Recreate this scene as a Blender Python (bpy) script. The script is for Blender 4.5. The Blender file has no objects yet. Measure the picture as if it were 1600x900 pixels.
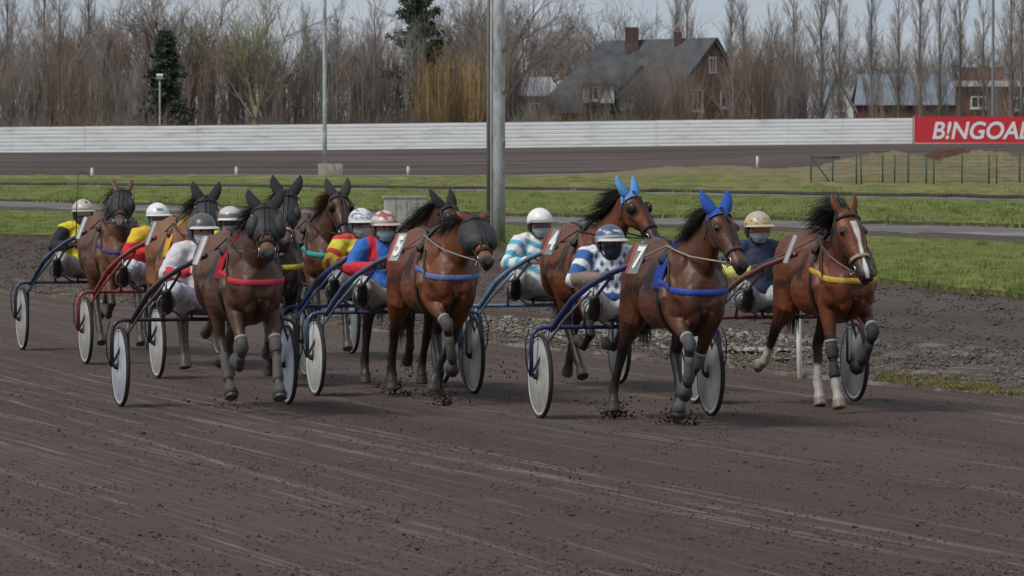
import bpy, bmesh, math, random
import numpy as np
from mathutils import Vector, Matrix
from mathutils.bvhtree import BVHTree

random.seed(7)
rng = np.random.default_rng(7)
R = math.radians
scene = bpy.context.scene
COL = scene.collection

# ------------------------------------------------------------------ camera, sky, sun, exposure
FPX, HCAM, YH = 8500.0, 2.2, 235.0          # focal length in photo pixels, camera height, horizon row
cam_d = bpy.data.cameras.new("camera")
cam = bpy.data.objects.new("camera", cam_d)
COL.objects.link(cam)
cam_d.sensor_width = 36.0
cam_d.lens = 36.0 * FPX / 1600.0
cam_d.clip_start = 0.5
cam_d.clip_end = 6000.0
cam.location = (0, 0, HCAM)
cam.rotation_euler = (R(90) - math.atan((450 - YH) / FPX), 0, 0)
cam_d.dof.use_dof = True
cam_d.dof.focus_distance = 45.0
cam_d.dof.aperture_fstop = 16.0
scene.camera = cam

world = bpy.data.worlds.new("World")
scene.world = world
world.use_nodes = True
wn, wl = world.node_tree.nodes, world.node_tree.links
wn.clear()
SUN_EL, SUN_ROT = R(48), R(232)
sky = wn.new("ShaderNodeTexSky"); sky.sky_type = 'NISHITA'; sky.sun_disc = False
sky.sun_elevation = SUN_EL; sky.sun_rotation = SUN_ROT
sky.air_density = 1.0; sky.dust_density = 2.5; sky.ozone_density = 1.0
tc = wn.new("ShaderNodeTexCoord")
mp = wn.new("ShaderNodeMapping"); mp.inputs['Scale'].default_value = (3.0, 3.0, 14.0)
nz = wn.new("ShaderNodeTexNoise"); nz.inputs['Scale'].default_value = 2.0; nz.inputs['Detail'].default_value = 6
cr = wn.new("ShaderNodeValToRGB")
cr.color_ramp.elements[0].position = 0.35; cr.color_ramp.elements[0].color = (4.2, 4.9, 5.7, 1)
cr.color_ramp.elements[1].position = 0.68; cr.color_ramp.elements[1].color = (5.6, 6.1, 6.6, 1)
mx = wn.new("ShaderNodeMix"); mx.data_type = 'RGBA'; mx.inputs['Factor'].default_value = 0.86
bg = wn.new("ShaderNodeBackground"); bg.inputs['Strength'].default_value = 0.058
wo = wn.new("ShaderNodeOutputWorld")
wl.new(tc.outputs['Generated'], mp.inputs['Vector']); wl.new(mp.outputs['Vector'], nz.inputs['Vector'])
wl.new(nz.outputs['Fac'], cr.inputs['Fac'])
wl.new(sky.outputs['Color'], mx.inputs['A']); wl.new(cr.outputs['Color'], mx.inputs['B'])
wl.new(mx.outputs['Result'], bg.inputs['Color']); wl.new(bg.outputs['Background'], wo.inputs['Surface'])

sun_d = bpy.data.lights.new("sun", 'SUN'); sun_d.energy = 1.5; sun_d.angle = R(16); sun_d.color = (1.0, 0.96, 0.90)
sun = bpy.data.objects.new("sun", sun_d); COL.objects.link(sun)
# direction the light comes from: behind the camera, to the left
sdir = Vector((math.sin(SUN_ROT) * math.cos(SUN_EL), math.cos(SUN_ROT) * math.cos(SUN_EL), math.sin(SUN_EL)))
sun.rotation_euler = sdir.to_track_quat('Z', 'Y').to_euler()

vs = scene.view_settings
vs.view_transform = 'Standard'; vs.look = 'None'; vs.gamma = 1.0; vs.use_curve_mapping = False
vs.exposure = 0.82

# ------------------------------------------------------------------ materials
MATS = {}
def mat(name, col, rough=0.6, spec=0.4, metal=0.0, noise=0.0, nscale=20.0, bump=0.0, bscale=60.0, col2=None, c2lo=0.45, c2hi=0.6, c2scale=3.0,
        attr=None, coords='Object', stretch=None, sheen=0.0, alpha=1.0, trans=0.0):
    if name in MATS: return MATS[name]
    m = bpy.data.materials.new(name); m.use_nodes = True
    n, l = m.node_tree.nodes, m.node_tree.links
    p = n['Principled BSDF']
    p.inputs['Roughness'].default_value = rough
    p.inputs['Metallic'].default_value = metal
    p.inputs['Specular IOR Level'].default_value = spec
    if sheen: p.inputs['Sheen Weight'].default_value = sheen; p.inputs['Sheen Roughness'].default_value = 0.4
    if trans: p.inputs['Transmission Weight'].default_value = trans
    t = n.new("ShaderNodeTexCoord")
    vec = t.outputs[coords]
    if stretch:
        mm = n.new("ShaderNodeMapping"); mm.inputs['Scale'].default_value = stretch[:3]
        if len(stretch) > 3: mm.inputs['Rotation'].default_value = (0, 0, stretch[3])
        l.new(vec, mm.inputs['Vector']); vec = mm.outputs['Vector']
    if attr:
        a = n.new("ShaderNodeAttribute"); a.attribute_name = attr; csrc = a.outputs['Color']
    else:
        c = n.new("ShaderNodeRGB"); c.outputs[0].default_value = (*col, 1); csrc = c.outputs[0]
    if col2:
        z = n.new("ShaderNodeTexNoise"); z.inputs['Scale'].default_value = c2scale; z.inputs['Detail'].default_value = 8; z.inputs['Roughness'].default_value = 0.65
        l.new(vec, z.inputs['Vector'])
        mr = n.new("ShaderNodeMapRange"); mr.inputs['From Min'].default_value = c2lo; mr.inputs['From Max'].default_value = c2hi
        l.new(z.outputs['Fac'], mr.inputs['Value'])
        k = n.new("ShaderNodeMix"); k.data_type = 'RGBA'; k.inputs['B'].default_value = (*col2, 1)
        l.new(mr.outputs['Result'], k.inputs['Factor']); l.new(csrc, k.inputs['A']); csrc = k.outputs['Result']
    if noise:
        z = n.new("ShaderNodeTexNoise"); z.inputs['Scale'].default_value = nscale; z.inputs['Detail'].default_value = 6
        l.new(vec, z.inputs['Vector'])
        mr = n.new("ShaderNodeMapRange"); mr.inputs['From Min'].default_value = 0.25; mr.inputs['From Max'].default_value = 0.75
        mr.inputs['To Min'].default_value = 1 - noise; mr.inputs['To Max'].default_value = 1 + noise
        l.new(z.outputs['Fac'], mr.inputs['Value'])
        h = n.new("ShaderNodeVectorMath"); h.operation = 'SCALE'
        l.new(csrc, h.inputs[0]); l.new(mr.outputs['Result'], h.inputs['Scale']); csrc = h.outputs['Vector']
    l.new(csrc, p.inputs['Base Color'])
    if bump:
        z = n.new("ShaderNodeTexNoise"); z.inputs['Scale'].default_value = bscale; z.inputs['Detail'].default_value = 5
        l.new(vec, z.inputs['Vector'])
        b = n.new("ShaderNodeBump"); b.inputs['Strength'].default_value = 1.0; b.inputs['Distance'].default_value = bump
        l.new(z.outputs['Fac'], b.inputs['Height']); l.new(b.outputs['Normal'], p.inputs['Normal'])
    MATS[name] = m
    return m

def srgb(r, g, b):
    f = lambda c: (c / 255 / 12.92) if c / 255 <= 0.04045 else ((c / 255 + 0.055) / 1.055) ** 2.4
    return (f(r), f(g), f(b))

# ------------------------------------------------------------------ mesh builder
V = Vector
class MB:
    def __init__(s): s.v, s.f, s.c = [], [], None
    def add(s, vs, fs):
        o = len(s.v); s.v += [tuple(p) for p in vs]; s.f += [tuple(i + o for i in f) for f in fs]
    def rings(s, rings, cap=True, closed=False):
        n = len(rings[0]); vs = [p for r in rings for p in r]; fs = []
        m = len(rings)
        for i in range(m if closed else m - 1):
            a, b = i * n, ((i + 1) % m) * n
            for j in range(n):
                k = (j + 1) % n
                fs.append((a + j, a + k, b + k, b + j))
        if cap and not closed:
            fs.append(tuple(range(n - 1, -1, -1))); fs.append(tuple(range((m - 1) * n, m * n)))
        s.add(vs, fs)
    def limb(s, pts, rad, side=V((0, 1, 0)), n=12, rnd=True, e=1.0):
        pts = [V(p) for p in pts]; rad = [(r, r) if not isinstance(r, tuple) else r for r in rad]
        m = len(pts); T = []
        for i in range(m):
            t = pts[min(i + 1, m - 1)] - pts[max(i - 1, 0)]; T.append(t.normalized())
        st = list(zip(pts, rad, T))
        if rnd:
            (p, r, t), (q, u, w) = st[0], st[-1]
            a, b = min(r), min(u)
            st = [(p - t * a * .95, (r[0] * .3, r[1] * .3), t), (p - t * a * .7, (r[0] * .72, r[1] * .72), t)] + st + \
                 [(q + w * b * .7, (u[0] * .72, u[1] * .72), w), (q + w * b * .95, (u[0] * .3, u[1] * .3), w)]
        rings = []
        for p, r, t in st:
            sd = side - t * side.dot(t)
            if sd.length < 1e-4: sd = V((1, 0, 0)) - t * t.x
            sd.normalize(); fo = t.cross(sd)
            rings.append([p + sd * (math.cos(a) * r[0]) + fo * (math.sin(a) * r[1]) for a in (2 * math.pi * k / n for k in range(n))])
        s.rings(rings)
    def tube(s, pts, r, n=8, closed=False):
        pts = [V(p) for p in pts]; m = len(pts); rings = []; prev = None
        for i in range(m):
            if closed: t = pts[(i + 1) % m] - pts[i - 1]
            else: t = pts[min(i + 1, m - 1)] - pts[max(i - 1, 0)]
            t.normalize()
            if prev is None:
                a = V((0, 0, 1)) if abs(t.z) < .9 else V((1, 0, 0))
            else: a = prev
            sd = (a - t * a.dot(t)).normalized(); prev = sd; fo = t.cross(sd)
            rr = r[i] if isinstance(r, (list, tuple)) else r
            rings.append([pts[i] + sd * (math.cos(2 * math.pi * k / n) * rr) + fo * (math.sin(2 * math.pi * k / n) * rr) for k in range(n)])
        s.rings(rings, closed=closed)
    def ell(s, c, r, M=None, nu=14, nv=9):
        c = V(c); vs, fs = [], []
        for i in range(nv + 1):
            th = math.pi * i / nv
            for j in range(nu):
                ph = 2 * math.pi * j / nu
                p = V((r[0] * math.sin(th) * math.cos(ph), r[1] * math.sin(th) * math.sin(ph), r[2] * math.cos(th)))
                if M: p = M @ p
                vs.append(c + p)
        for i in range(nv):
            for j in range(nu):
                k = (j + 1) % nu
                if i == 0: fs.append((j, nu + k, nu + j)) if False else fs.append((i * nu, (i + 1) * nu + j, (i + 1) * nu + k))
                elif i == nv - 1: fs.append((i * nu + j, (i + 1) * nu, i * nu + k))
                else: fs.append((i * nu + j, (i + 1) * nu + j, (i + 1) * nu + k, i * nu + k))
        s.add(vs, fs)
    def box(s, c, d, M=None, bev=0.0):
        c = V(c); x, y, z = d[0] / 2, d[1] / 2, d[2] / 2
        vs = [V((a * x, b * y, g * z)) for a in (-1, 1) for b in (-1, 1) for g in (-1, 1)]
        if M: vs = [M @ p for p in vs]
        s.add([c + p for p in vs], [(0, 1, 3, 2), (4, 6, 7, 5), (0, 4, 5, 1), (2, 3, 7, 6), (0, 2, 6, 4), (1, 5, 7, 3)])
    def ribbon(s, pts, nrm, w, th):
        """flat strap of width w and thickness th lying on pts with surface normals nrm"""
        m = len(pts); rings = []
        for i in range(m):
            t = (V(pts[min(i + 1, m - 1)]) - V(pts[max(i - 1, 0)])).normalized()
            nn = V(nrm[i]).normalized(); sd = t.cross(nn).normalized()
            p = V(pts[i]); ww = (w[i] if isinstance(w, (list, tuple)) else w) / 2
            rings.append([p + sd * ww, p + sd * ww * .8 + nn * th, p - sd * ww * .8 + nn * th, p - sd * ww])
        s.rings(rings)
    def build(s, name, m, parent=None, smooth=True, loc=None, cols=None, angle=None):
        me = bpy.data.meshes.new(name); me.from_pydata(s.v, [], s.f); me.validate()
        bm = bmesh.new(); bm.from_mesh(me); bmesh.ops.remove_doubles(bm, verts=bm.verts, dist=1e-6) if cols is None else None
        bmesh.ops.recalc_face_normals(bm, faces=bm.faces); bm.to_mesh(me); bm.free()
        if cols is not None: paint(me, cols)
        return link(name, me, m, parent, smooth, loc)

def paint(me, cols):
    a = me.color_attributes.new("pig", 'FLOAT_COLOR', 'POINT')
    c = np.ones((len(me.vertices), 4), dtype=np.float32); c[:, :3] = cols
    a.data.foreach_set("color", c.ravel())

def link(name, me, m, parent=None, smooth=True, loc=None):
    if isinstance(m, (list, tuple)):
        for q in m: me.materials.append(q)
    else: me.materials.append(m)
    me.polygons.foreach_set("use_smooth", [smooth] * len(me.polygons))
    o = bpy.data.objects.new(name, me); COL.objects.link(o)
    if parent: o.parent = parent
    if loc is not None: o.location = loc
    return o

def fuse(mb, voxel, it=6, fac=0.5):
    """join overlapping closed shapes into one continuous skin"""
    me = bpy.data.meshes.new("tmp"); me.from_pydata(mb.v, [], mb.f)
    bm = bmesh.new(); bm.from_mesh(me); bmesh.ops.recalc_face_normals(bm, faces=bm.faces); bm.to_mesh(me); bm.free()
    o = bpy.data.objects.new("tmp", me); COL.objects.link(o)
    q = o.modifiers.new("r", 'REMESH'); q.mode = 'VOXEL'; q.voxel_size = voxel
    if it:
        q = o.modifiers.new("s", 'SMOOTH'); q.factor = fac; q.iterations = it
    dg = bpy.context.evaluated_depsgraph_get(); dg.update()
    r = bpy.data.meshes.new_from_object(o.evaluated_get(dg))
    bpy.data.objects.remove(o); bpy.data.meshes.remove(me)
    return r

def coords(me):
    a = np.empty(len(me.vertices) * 3, dtype=np.float32); me.vertices.foreach_get("co", a); return a.reshape(-1, 3)

def thing(name, label, cat, loc=(0, 0, 0), rz=0.0, group=None):
    o = bpy.data.objects.new(name, None); COL.objects.link(o); o.empty_display_size = .1
    o.location = loc; o.rotation_euler = (0, 0, rz)
    return tag(o, label, cat, group)
def tag(o, label=None, cat=None, group=None, kind=None):
    if label: o['label'] = label
    if cat: o['category'] = cat
    if group: o['group'] = group
    if kind: o['kind'] = kind
    return o
def dup(root, loc, rz=0.0, sc=(1, 1, 1), label=None):
    r = root.copy(); COL.objects.link(r); r.location = loc; r.rotation_euler = (0, 0, rz); r.scale = sc
    if label: r['label'] = label
    for ch in list(root.children):
        c = ch.copy(); COL.objects.link(c); c.parent = r
        for g in ch.children:
            d = g.copy(); COL.objects.link(d); d.parent = c
    return r
def ground(px, py):                       # a point of the flat ground seen at a photo pixel
    d = FPX * HCAM / (py - YH); return V(((px - 800) / FPX * d, d, 0))
def at(px, d): return (px - 800) / FPX * d
def zat(py, d): return HCAM - (py - YH) / FPX * d
def smooth(a, b, x):
    t = np.clip((x - a) / (b - a), 0, 1); return t * t * (3 - 2 * t)
def seg_dist(P, a, b):
    a, b = np.array(a), np.array(b); ab = b - a
    t = np.clip(((P - a) @ ab) / (ab @ ab), 0, 1)
    return np.linalg.norm(P - (a + t[:, None] * ab), axis=1), t

# ------------------------------------------------------------------ shared materials
M_coat = mat("coat", (0, 0, 0), .46, .32, attr="pig", noise=.34, nscale=4.5, bump=.010, bscale=17)
def splash(m):
    """mud thrown up over legs, belly and chest: small specks, fewer the higher up"""
    n, l = m.node_tree.nodes, m.node_tree.links; p = n['Principled BSDF']; src = p.inputs['Base Color'].links[0].from_socket
    t = n.new("ShaderNodeTexCoord"); sp = n.new("ShaderNodeSeparateXYZ"); l.new(t.outputs['Object'], sp.inputs[0])
    h = n.new("ShaderNodeMapRange"); h.inputs['From Min'].default_value = .15; h.inputs['From Max'].default_value = 1.35; h.inputs['To Min'].default_value = .565; h.inputs['To Max'].default_value = .68; l.new(sp.outputs['Z'], h.inputs['Value'])
    z = n.new("ShaderNodeTexNoise"); z.inputs['Scale'].default_value = 34; z.inputs['Detail'].default_value = 7; z.inputs['Roughness'].default_value = .75; l.new(t.outputs['Object'], z.inputs['Vector'])
    d = n.new("ShaderNodeMath"); d.operation = 'SUBTRACT'; l.new(z.outputs['Fac'], d.inputs[0]); l.new(h.outputs['Result'], d.inputs[1])
    k = n.new("ShaderNodeMath"); k.operation = 'MULTIPLY'; k.use_clamp = True; k.inputs[1].default_value = 14; l.new(d.outputs[0], k.inputs[0])
    x = n.new("ShaderNodeMix"); x.data_type = 'RGBA'; x.inputs['B'].default_value = (.048, .036, .031, 1); l.new(k.outputs[0], x.inputs['Factor']); l.new(src, x.inputs['A']); l.new(x.outputs['Result'], p.inputs['Base Color'])
    # short flat-lying hair breaks up the sheen
    hm = n.new("ShaderNodeMapping"); hm.inputs['Scale'].default_value = (14, 60, 34); l.new(t.outputs['Object'], hm.inputs['Vector']); hz_ = n.new("ShaderNodeTexNoise"); hz_.inputs['Scale'].default_value = 3; hz_.inputs['Detail'].default_value = 3; l.new(hm.outputs['Vector'], hz_.inputs['Vector'])
    rg = n.new("ShaderNodeMapRange"); rg.inputs['To Min'].default_value = .34; rg.inputs['To Max'].default_value = .66; l.new(hz_.outputs['Fac'], rg.inputs['Value']); l.new(rg.outputs['Result'], p.inputs['Roughness'])
splash(M_coat)
pb = M_coat.node_tree.nodes['Principled BSDF']; pb.inputs['Coat Weight'].default_value = .09; pb.inputs['Coat Roughness'].default_value = .36
M_eye = mat("eye", (.006, .005, .005), .12, .6)
M_black = mat("black", (.012, .011, .011), .6, .3)
M_brow = mat("brow", (.05, .03, .02), .8, .2)
M_steel = mat("steel", (.55, .54, .52), .3, .5, metal=.9)
M_steel_dull = mat("dull_steel", (.22, .21, .20), .5, .5, metal=.6, noise=.25, nscale=20)
M_fleece = mat("fleece", (.30, .29, .27), .95, .1, noise=.2, nscale=60, bump=.004, bscale=90)
M_rim = mat("rim", (.38, .37, .345), .5, .4, noise=.2, nscale=10)
M_tyre = mat("tyre", (.035, .032, .031), .85, .2, noise=.3, nscale=14, bump=.002, bscale=80)
M_skin = mat("skin", (0, 0, 0), .5, .35, attr="pig", noise=.06, nscale=30)
M_cloth = mat("cloth", (0, 0, 0), .72, .25, attr="pig", noise=.10, nscale=14, bump=.0035, bscale=24)
M_dirty_cloth = mat("dirty_cloth", (0, 0, 0), .8, .2, attr="pig", noise=.10, nscale=9, bump=.004, bscale=22, col2=(.16, .13, .11), c2lo=.50, c2hi=.80, c2scale=7)
M_helmet = mat("helmet", (0, 0, 0), .34, .45, attr="pig", noise=.08, nscale=16, col2=(.25, .22, .2), c2lo=.58, c2hi=.95, c2scale=14)
M_digit = mat("digit_white", (.75, .75, .73), .6, .3)
M_plate_red = mat("plate_red", (.40, .07, .06), .6, .3)
M_plate_grey = mat("plate_grey", (.35, .35, .34), .6, .3)

def text_mesh(name, body, size, m, parent, offset, shear, space=1.0, center=False):
    cu = bpy.data.curves.new("t", 'FONT'); cu.body = body; cu.size = size; cu.shear = shear; cu.offset = offset; cu.extrude = .006 if size < 1 else .015; cu.space_character = space
    if center: cu.align_x = 'CENTER'; cu.align_y = 'CENTER'
    o = bpy.data.objects.new("t", cu); COL.objects.link(o); dg = bpy.context.evaluated_depsgraph_get(); dg.update()
    me = bpy.data.meshes.new_from_object(o.evaluated_get(dg)); bpy.data.objects.remove(o); bpy.data.curves.remove(cu); me.materials.clear(); me.name = name
    return link(name, me, m, parent, smooth=False)

# ------------------------------------------------------------------ ground, in bands from the camera outwards
PXS = [-1600, -800, 0, 400, 800, 1200, 1600, 2400, 3200]
def line(*kv):
    return np.array([ground(px, float(np.interp(px, kv[0::2], kv[1::2]) if kv[0] <= px <= kv[-2] else kv[1] if px < kv[0] else kv[-1])) for px in np.arange(-1600, 3201, 20)])
B1 = line(-1600, 340, -800, 388, 0, 455, 400, 498, 800, 541, 1200, 583, 1600, 625, 2400, 712, 3200, 800)
B2 = line(-1600, 332, -800, 372, 0, 434, 400, 468, 800, 502, 1200, 526, 1600, 549, 2400, 600, 3200, 650)
B3 = line(-1600, 322, -800, 345, 0, 372, 400, 382, 800, 393, 1200, 424, 1400, 448, 1600, 470, 2400, 545, 3200, 620)
B4 = line(-1600, 300, -800, 312, 0, 334, 400, 346, 800, 360, 1200, 369, 1600, 388, 2400, 420, 3200, 452)
B5 = line(-1600, 292, -800, 302, 0, 318, 400, 331, 800, 344, 1200, 350, 1600, 364, 2400, 385, 3200, 408)
B6 = line(-1600, 288, -800, 291, 0, 297, 800, 306, 1200, 315, 1600, 324, 2400, 334, 3200, 344)
B7 = line(-1600, 285, -800, 288, 0, 293, 800, 301, 1200, 309, 1600, 317, 2400, 326, 3200, 335)
B8 = line(-1600, 283, 3200, 283)
def zf(x, y):                                    # the land rises a little far off to the right, and the bend is banked
    px = 800 + FPX * x / y
    r = .55 * smooth(300, 395, y) * smooth(700, 1500, px)
    bank = smooth(392, 462, y)
    return r * (1 - bank) + bank * (1.95 + .85 * smooth(-200, 1800, px))
def wob(n, amp, seed, s=7):
    r = np.random.default_rng(seed); a = r.normal(size=n)
    k = np.hanning(s); k /= k.sum(); return np.convolve(a, k, 'same') * amp * math.sqrt(s)
def band(name, near, far, m, z, ny, rag=(0, 0), skirt=.12, ext=60, bumps=0.0, seed=1, crest=0, lip=False):
    A, Bf = near.copy(), far.copy()
    for L, k in ((A, 0), (Bf, 1)):
        L[:, 1] += wob(len(L), rag[k], seed + k)
    def extend(L):
        d0 = (L[0] - L[2]); d0 /= np.linalg.norm(d0); d1 = (L[-1] - L[-3]); d1 /= np.linalg.norm(d1)
        return np.vstack([L[0] + d0 * ext * 4, L[0] + d0 * ext, L, L[-1] + d1 * ext * .3, L[-1] + d1 * ext])
    A, Bf = extend(A), extend(Bf); n = len(A); vs, fs = [], []
    r = np.random.default_rng(seed + 5)
    rows = [A + np.array([0, -.05 - abs(skirt) * .8, 0])] + [A + (Bf - A) * t for t in np.linspace(0, 1, ny)]
    for i, row in enumerate(rows):
        for p in row:
            h = zf(p[0], max(p[1], 20)) + (z if i else z - skirt)
            if 1 < i < len(rows) - 1 and bumps: h += r.normal() * bumps
            if i == 2 and crest: h += crest
            vs.append((p[0], p[1], h))
    for i in range(len(rows) - 1):
        for j in range(n - 1): fs.append((i * n + j, i * n + j + 1, (i + 1) * n + j + 1, (i + 1) * n + j))
    me = bpy.data.meshes.new(name); me.from_pydata(vs, [], fs)
    o = link(name, me, m)
    if lip:                                      # bare earth shows on the broken front edge
        me.materials.append(M_lip)
        for k in range(n - 1): me.polygons[k].material_index = 1
    return tag(o, kind='structure')

for L_, a_, sd_ in ((B3, .55, 301), (B5, 1.0, 302), (B7, 1.3, 303)): L_[:, 1] += wob(len(L_), a_, sd_, 5)
HEAD_A = math.atan2(-math.cos(R(15.5)), math.sin(R(15.5)))      # direction of travel in the world
def track_mat(name, c, c2, line_c, bump=.02):
    m = bpy.data.materials.new(name); m.use_nodes = True; n, l = m.node_tree.nodes, m.node_tree.links; p = n['Principled BSDF']
    p.inputs['Roughness'].default_value = .9; p.inputs['Specular IOR Level'].default_value = .15
    g = n.new("ShaderNodeNewGeometry")
    def mapped(sx, sy, rot=0):
        k = n.new("ShaderNodeMapping"); k.vector_type = 'TEXTURE'; k.inputs['Rotation'].default_value = (0, 0, HEAD_A + rot); k.inputs['Scale'].default_value = (1 / sx, 1 / sy, 1)
        l.new(g.outputs['Position'], k.inputs['Vector']); return k.outputs['Vector']
    def noise(vec, sc, det=6, ro=.6, dist=0):
        z = n.new("ShaderNodeTexNoise"); z.inputs['Scale'].default_value = sc; z.inputs['Detail'].default_value = det; z.inputs['Roughness'].default_value = ro; z.inputs['Distortion'].default_value = dist
        l.new(vec, z.inputs['Vector']); return z.outputs['Fac']
    def ramp(f, a, b, lo=0, hi=1):
        k = n.new("ShaderNodeMapRange"); k.inputs['From Min'].default_value = a; k.inputs['From Max'].default_value = b; k.inputs['To Min'].default_value = lo; k.inputs['To Max'].default_value = hi; l.new(f, k.inputs['Value']); return k.outputs['Result']
    def mix(a, b, f):
        k = n.new("ShaderNodeMix"); k.data_type = 'RGBA'
        for s, v in (('A', a), ('B', b)):
            if isinstance(v, tuple): k.inputs[s].default_value = (*v, 1)
            else: l.new(v, k.inputs[s])
        l.new(f, k.inputs['Factor']); return k.outputs['Result']
    def mul(a, b):
        k = n.new("ShaderNodeMath"); k.operation = 'MULTIPLY'; l.new(a, k.inputs[0])
        if isinstance(b, float): k.inputs[1].default_value = b
        else: l.new(b, k.inputs[1])
        return k.outputs[0]
    pos = g.outputs['Position']
    base = mix(c, c2, ramp(noise(mapped(.05, .5), 1.0, 8, .62), .38, .64))
    base = mix(base, (c[0] * .55, c[1] * .52, c[2] * .52), ramp(noise(pos, 9, 6, .7), .52, .72, 0, .75))
    base = mix(base, (c2[0] * 1.25, c2[1] * 1.22, c2[2] * 1.2), ramp(noise(mapped(.6, 9), 3, 5, .7), .56, .74, 0, .5))
    # wheel lines: thin streaks along the running direction, broken up along their length, in two slightly different directions
    for rot, ws, br in ((R(1.2), 4.6, .11), (R(-1.6), 3.2, .08), (R(.2), 8.5, .14), (R(2.4), 2.0, .07)):
        w1 = noise(mapped(.012, ws, rot), 1.0, 1, .4)
        k = n.new("ShaderNodeMath"); k.operation = 'SUBTRACT'; l.new(w1, k.inputs[0]); k.inputs[1].default_value = .5
        k2 = n.new("ShaderNodeMath"); k2.operation = 'ABSOLUTE'; l.new(k.outputs[0], k2.inputs[0])
        ln = ramp(k2.outputs[0], .0, .020, 1, 0); brk = ramp(noise(mapped(.5, 6.0, rot), 1.0, 5, .7), .42, .62)
        pat = ramp(noise(mapped(br * .3, .35, rot), 1.0, 2), .42, .58)
        base = mix(base, line_c, mul(mul(mul(ln, brk), pat), .85))
    fine = noise(pos, 55, 4, .75); base = mix(base, (c[0] * .45, c[1] * .43, c[2] * .43), ramp(fine, .56, .70, 0, .8))
    base = mix(base, (line_c[0] * 1.1, line_c[1] * 1.08, line_c[2] * 1.06), ramp(noise(pos, 70, 3, .7), .60, .74, 0, .55))
    l.new(base, p.inputs['Base Color'])
    hs = n.new("ShaderNodeMath"); hs.operation = 'ADD'; l.new(noise(pos, 22, 8, .75), hs.inputs[0]); l.new(noise(mapped(.5, 5), 1.2, 5, .6), hs.inputs[1])
    b = n.new("ShaderNodeBump"); b.inputs['Strength'].default_value = .9; b.inputs['Distance'].default_value = bump; l.new(hs.outputs[0], b.inputs['Height']); l.new(b.outputs['Normal'], p.inputs['Normal'])
    return m
M_track = track_mat("track", (.068, .0458, .0375), (.090, .0665, .0560), (.22, .183, .160))
M_track2 = track_mat("track_inner", (.069, .0495, .0405), (.110, .087, .0745), (.168, .142, .124), bump=.05)
M_far = mat("far_track", (.062, .047, .038), .95, .1, noise=.2, nscale=.08, col2=(.105, .085, .08), c2lo=.42, c2hi=.62, c2scale=.35, coords='Object', stretch=(.12, 1, 1))
M_soil = mat("soil", (.085, .070, .062), .95, .1, noise=.3, nscale=1.5, col2=(.14, .12, .105), c2scale=.6, bump=.03, bscale=9)
M_verge = mat("verge", (.085, .067, .056), .95, .1, noise=.38, nscale=5, col2=(.15, .132, .115), c2lo=.48, c2hi=.62, c2scale=1.6, bump=.015, bscale=25)
M_grass = mat("grass_ground", (.098, .125, .028), .9, .15, noise=.30, nscale=2.5, col2=(.19, .18, .055), c2lo=.45, c2hi=.70, c2scale=.25, bump=.05, bscale=18, stretch=(.35, 1, 1))
M_grass_far = mat("grass_far", (.095, .118, .030), .9, .15, noise=.28, nscale=1.0, col2=(.23, .19, .08), c2lo=.44, c2hi=.68, c2scale=.06, bump=.05, bscale=10, stretch=(.3, 1, 1))
M_road = mat("road", (.115, .105, .10), .85, .2, noise=.25, nscale=2.0, col2=(.24, .23, .225), c2lo=.46, c2hi=.68, c2scale=.18, bump=.01, bscale=15, stretch=(.15, 1, 1))
M_lip = mat("turf_edge", (.055, .043, .030), .95, .1, noise=.3, nscale=3)
M_wet = mat("water", (.06, .055, .05), .08, .5)

me = bpy.data.meshes.new("ground"); s_ = 4000
me.from_pydata([(-s_, -50, -.25), (s_, -50, -.25), (s_, s_, -.25), (-s_, s_, -.25)], [], [(0, 1, 2, 3)]); tag(link("ground", me, M_soil), kind='structure')
NEAR = B1.copy(); NEAR[:, 1] = 3.0; NEAR[:, 0] = np.linspace(-26, 26, len(NEAR))
band("track", NEAR, B1 + np.array([0, .6, 0]), M_track, 0, 40, skirt=.02, seed=3, rag=(0, 0))
band("verge", B1, B2 + np.array([0, .5, 0]), M_verge, .03, 14, rag=(.14, .2), bumps=.018, seed=11, skirt=.05)
band("inner_track", B2, B3 + np.array([0, 1, 0]), M_track2, .045, 12, rag=(.15, .1), bumps=.012, seed=21, skirt=.05)
band("lawn", B3, B4 + np.array([0, 1, 0]), M_grass, .12, 60, rag=(0, .2), bumps=.03, seed=31, skirt=.10, lip=True)
BM = B4 + (B5 - B4) * .42
band("road", B4, BM + np.array([0, 1, 0]), M_track2, .11, 6, rag=(.25, .1), bumps=.015, seed=41, skirt=.05)
band("gravel_road", BM, B5 + np.array([0, 1, 0]), M_road, .125, 6, rag=(.6, .1), bumps=.01, seed=45, skirt=.02)
band("field", B5, B6 + np.array([0, 1, 0]), M_grass, .22, 60, rag=(0, .3), bumps=.05, seed=51, skirt=.10, lip=True)
band("path", B6, B7 + np.array([0, 1, 0]), M_road, .17, 4, rag=(.5, .2), seed=61, skirt=.05)
band("far_field", B7, B8 + np.array([0, 1, 0]), M_grass_far, .32, 60, rag=(0, .5), bumps=.08, seed=71, skirt=.12, ext=300, lip=True)
BW = B8.copy(); BW[:, 0] *= 462 / BW[:, 1]; BW[:, 1] = 462
band("far_track", B8, BW, M_far, .05, 24, rag=(.5, 0), seed=81, skirt=.05, ext=300)
BB = BW.copy(); BB[:, 1] = 470
BO = BW.copy(); BO[:, 1] = 900; BO[:, 0] *= 2
band("bank_top", BW, BO, M_soil, -.02, 6, seed=91, skirt=.02, ext=400)
# pale strip along the foot of the bend
L1 = B8.copy(); L1[:, 1] -= 1.2; L2 = B8.copy(); L2[:, 1] += 9
band("gravel_strip", L1, L2, mat("strip", (.20, .185, .175), .95, .1, noise=.2, nscale=.8), .34, 4, rag=(.3, .6), seed=95, skirt=.05, ext=300)

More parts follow.
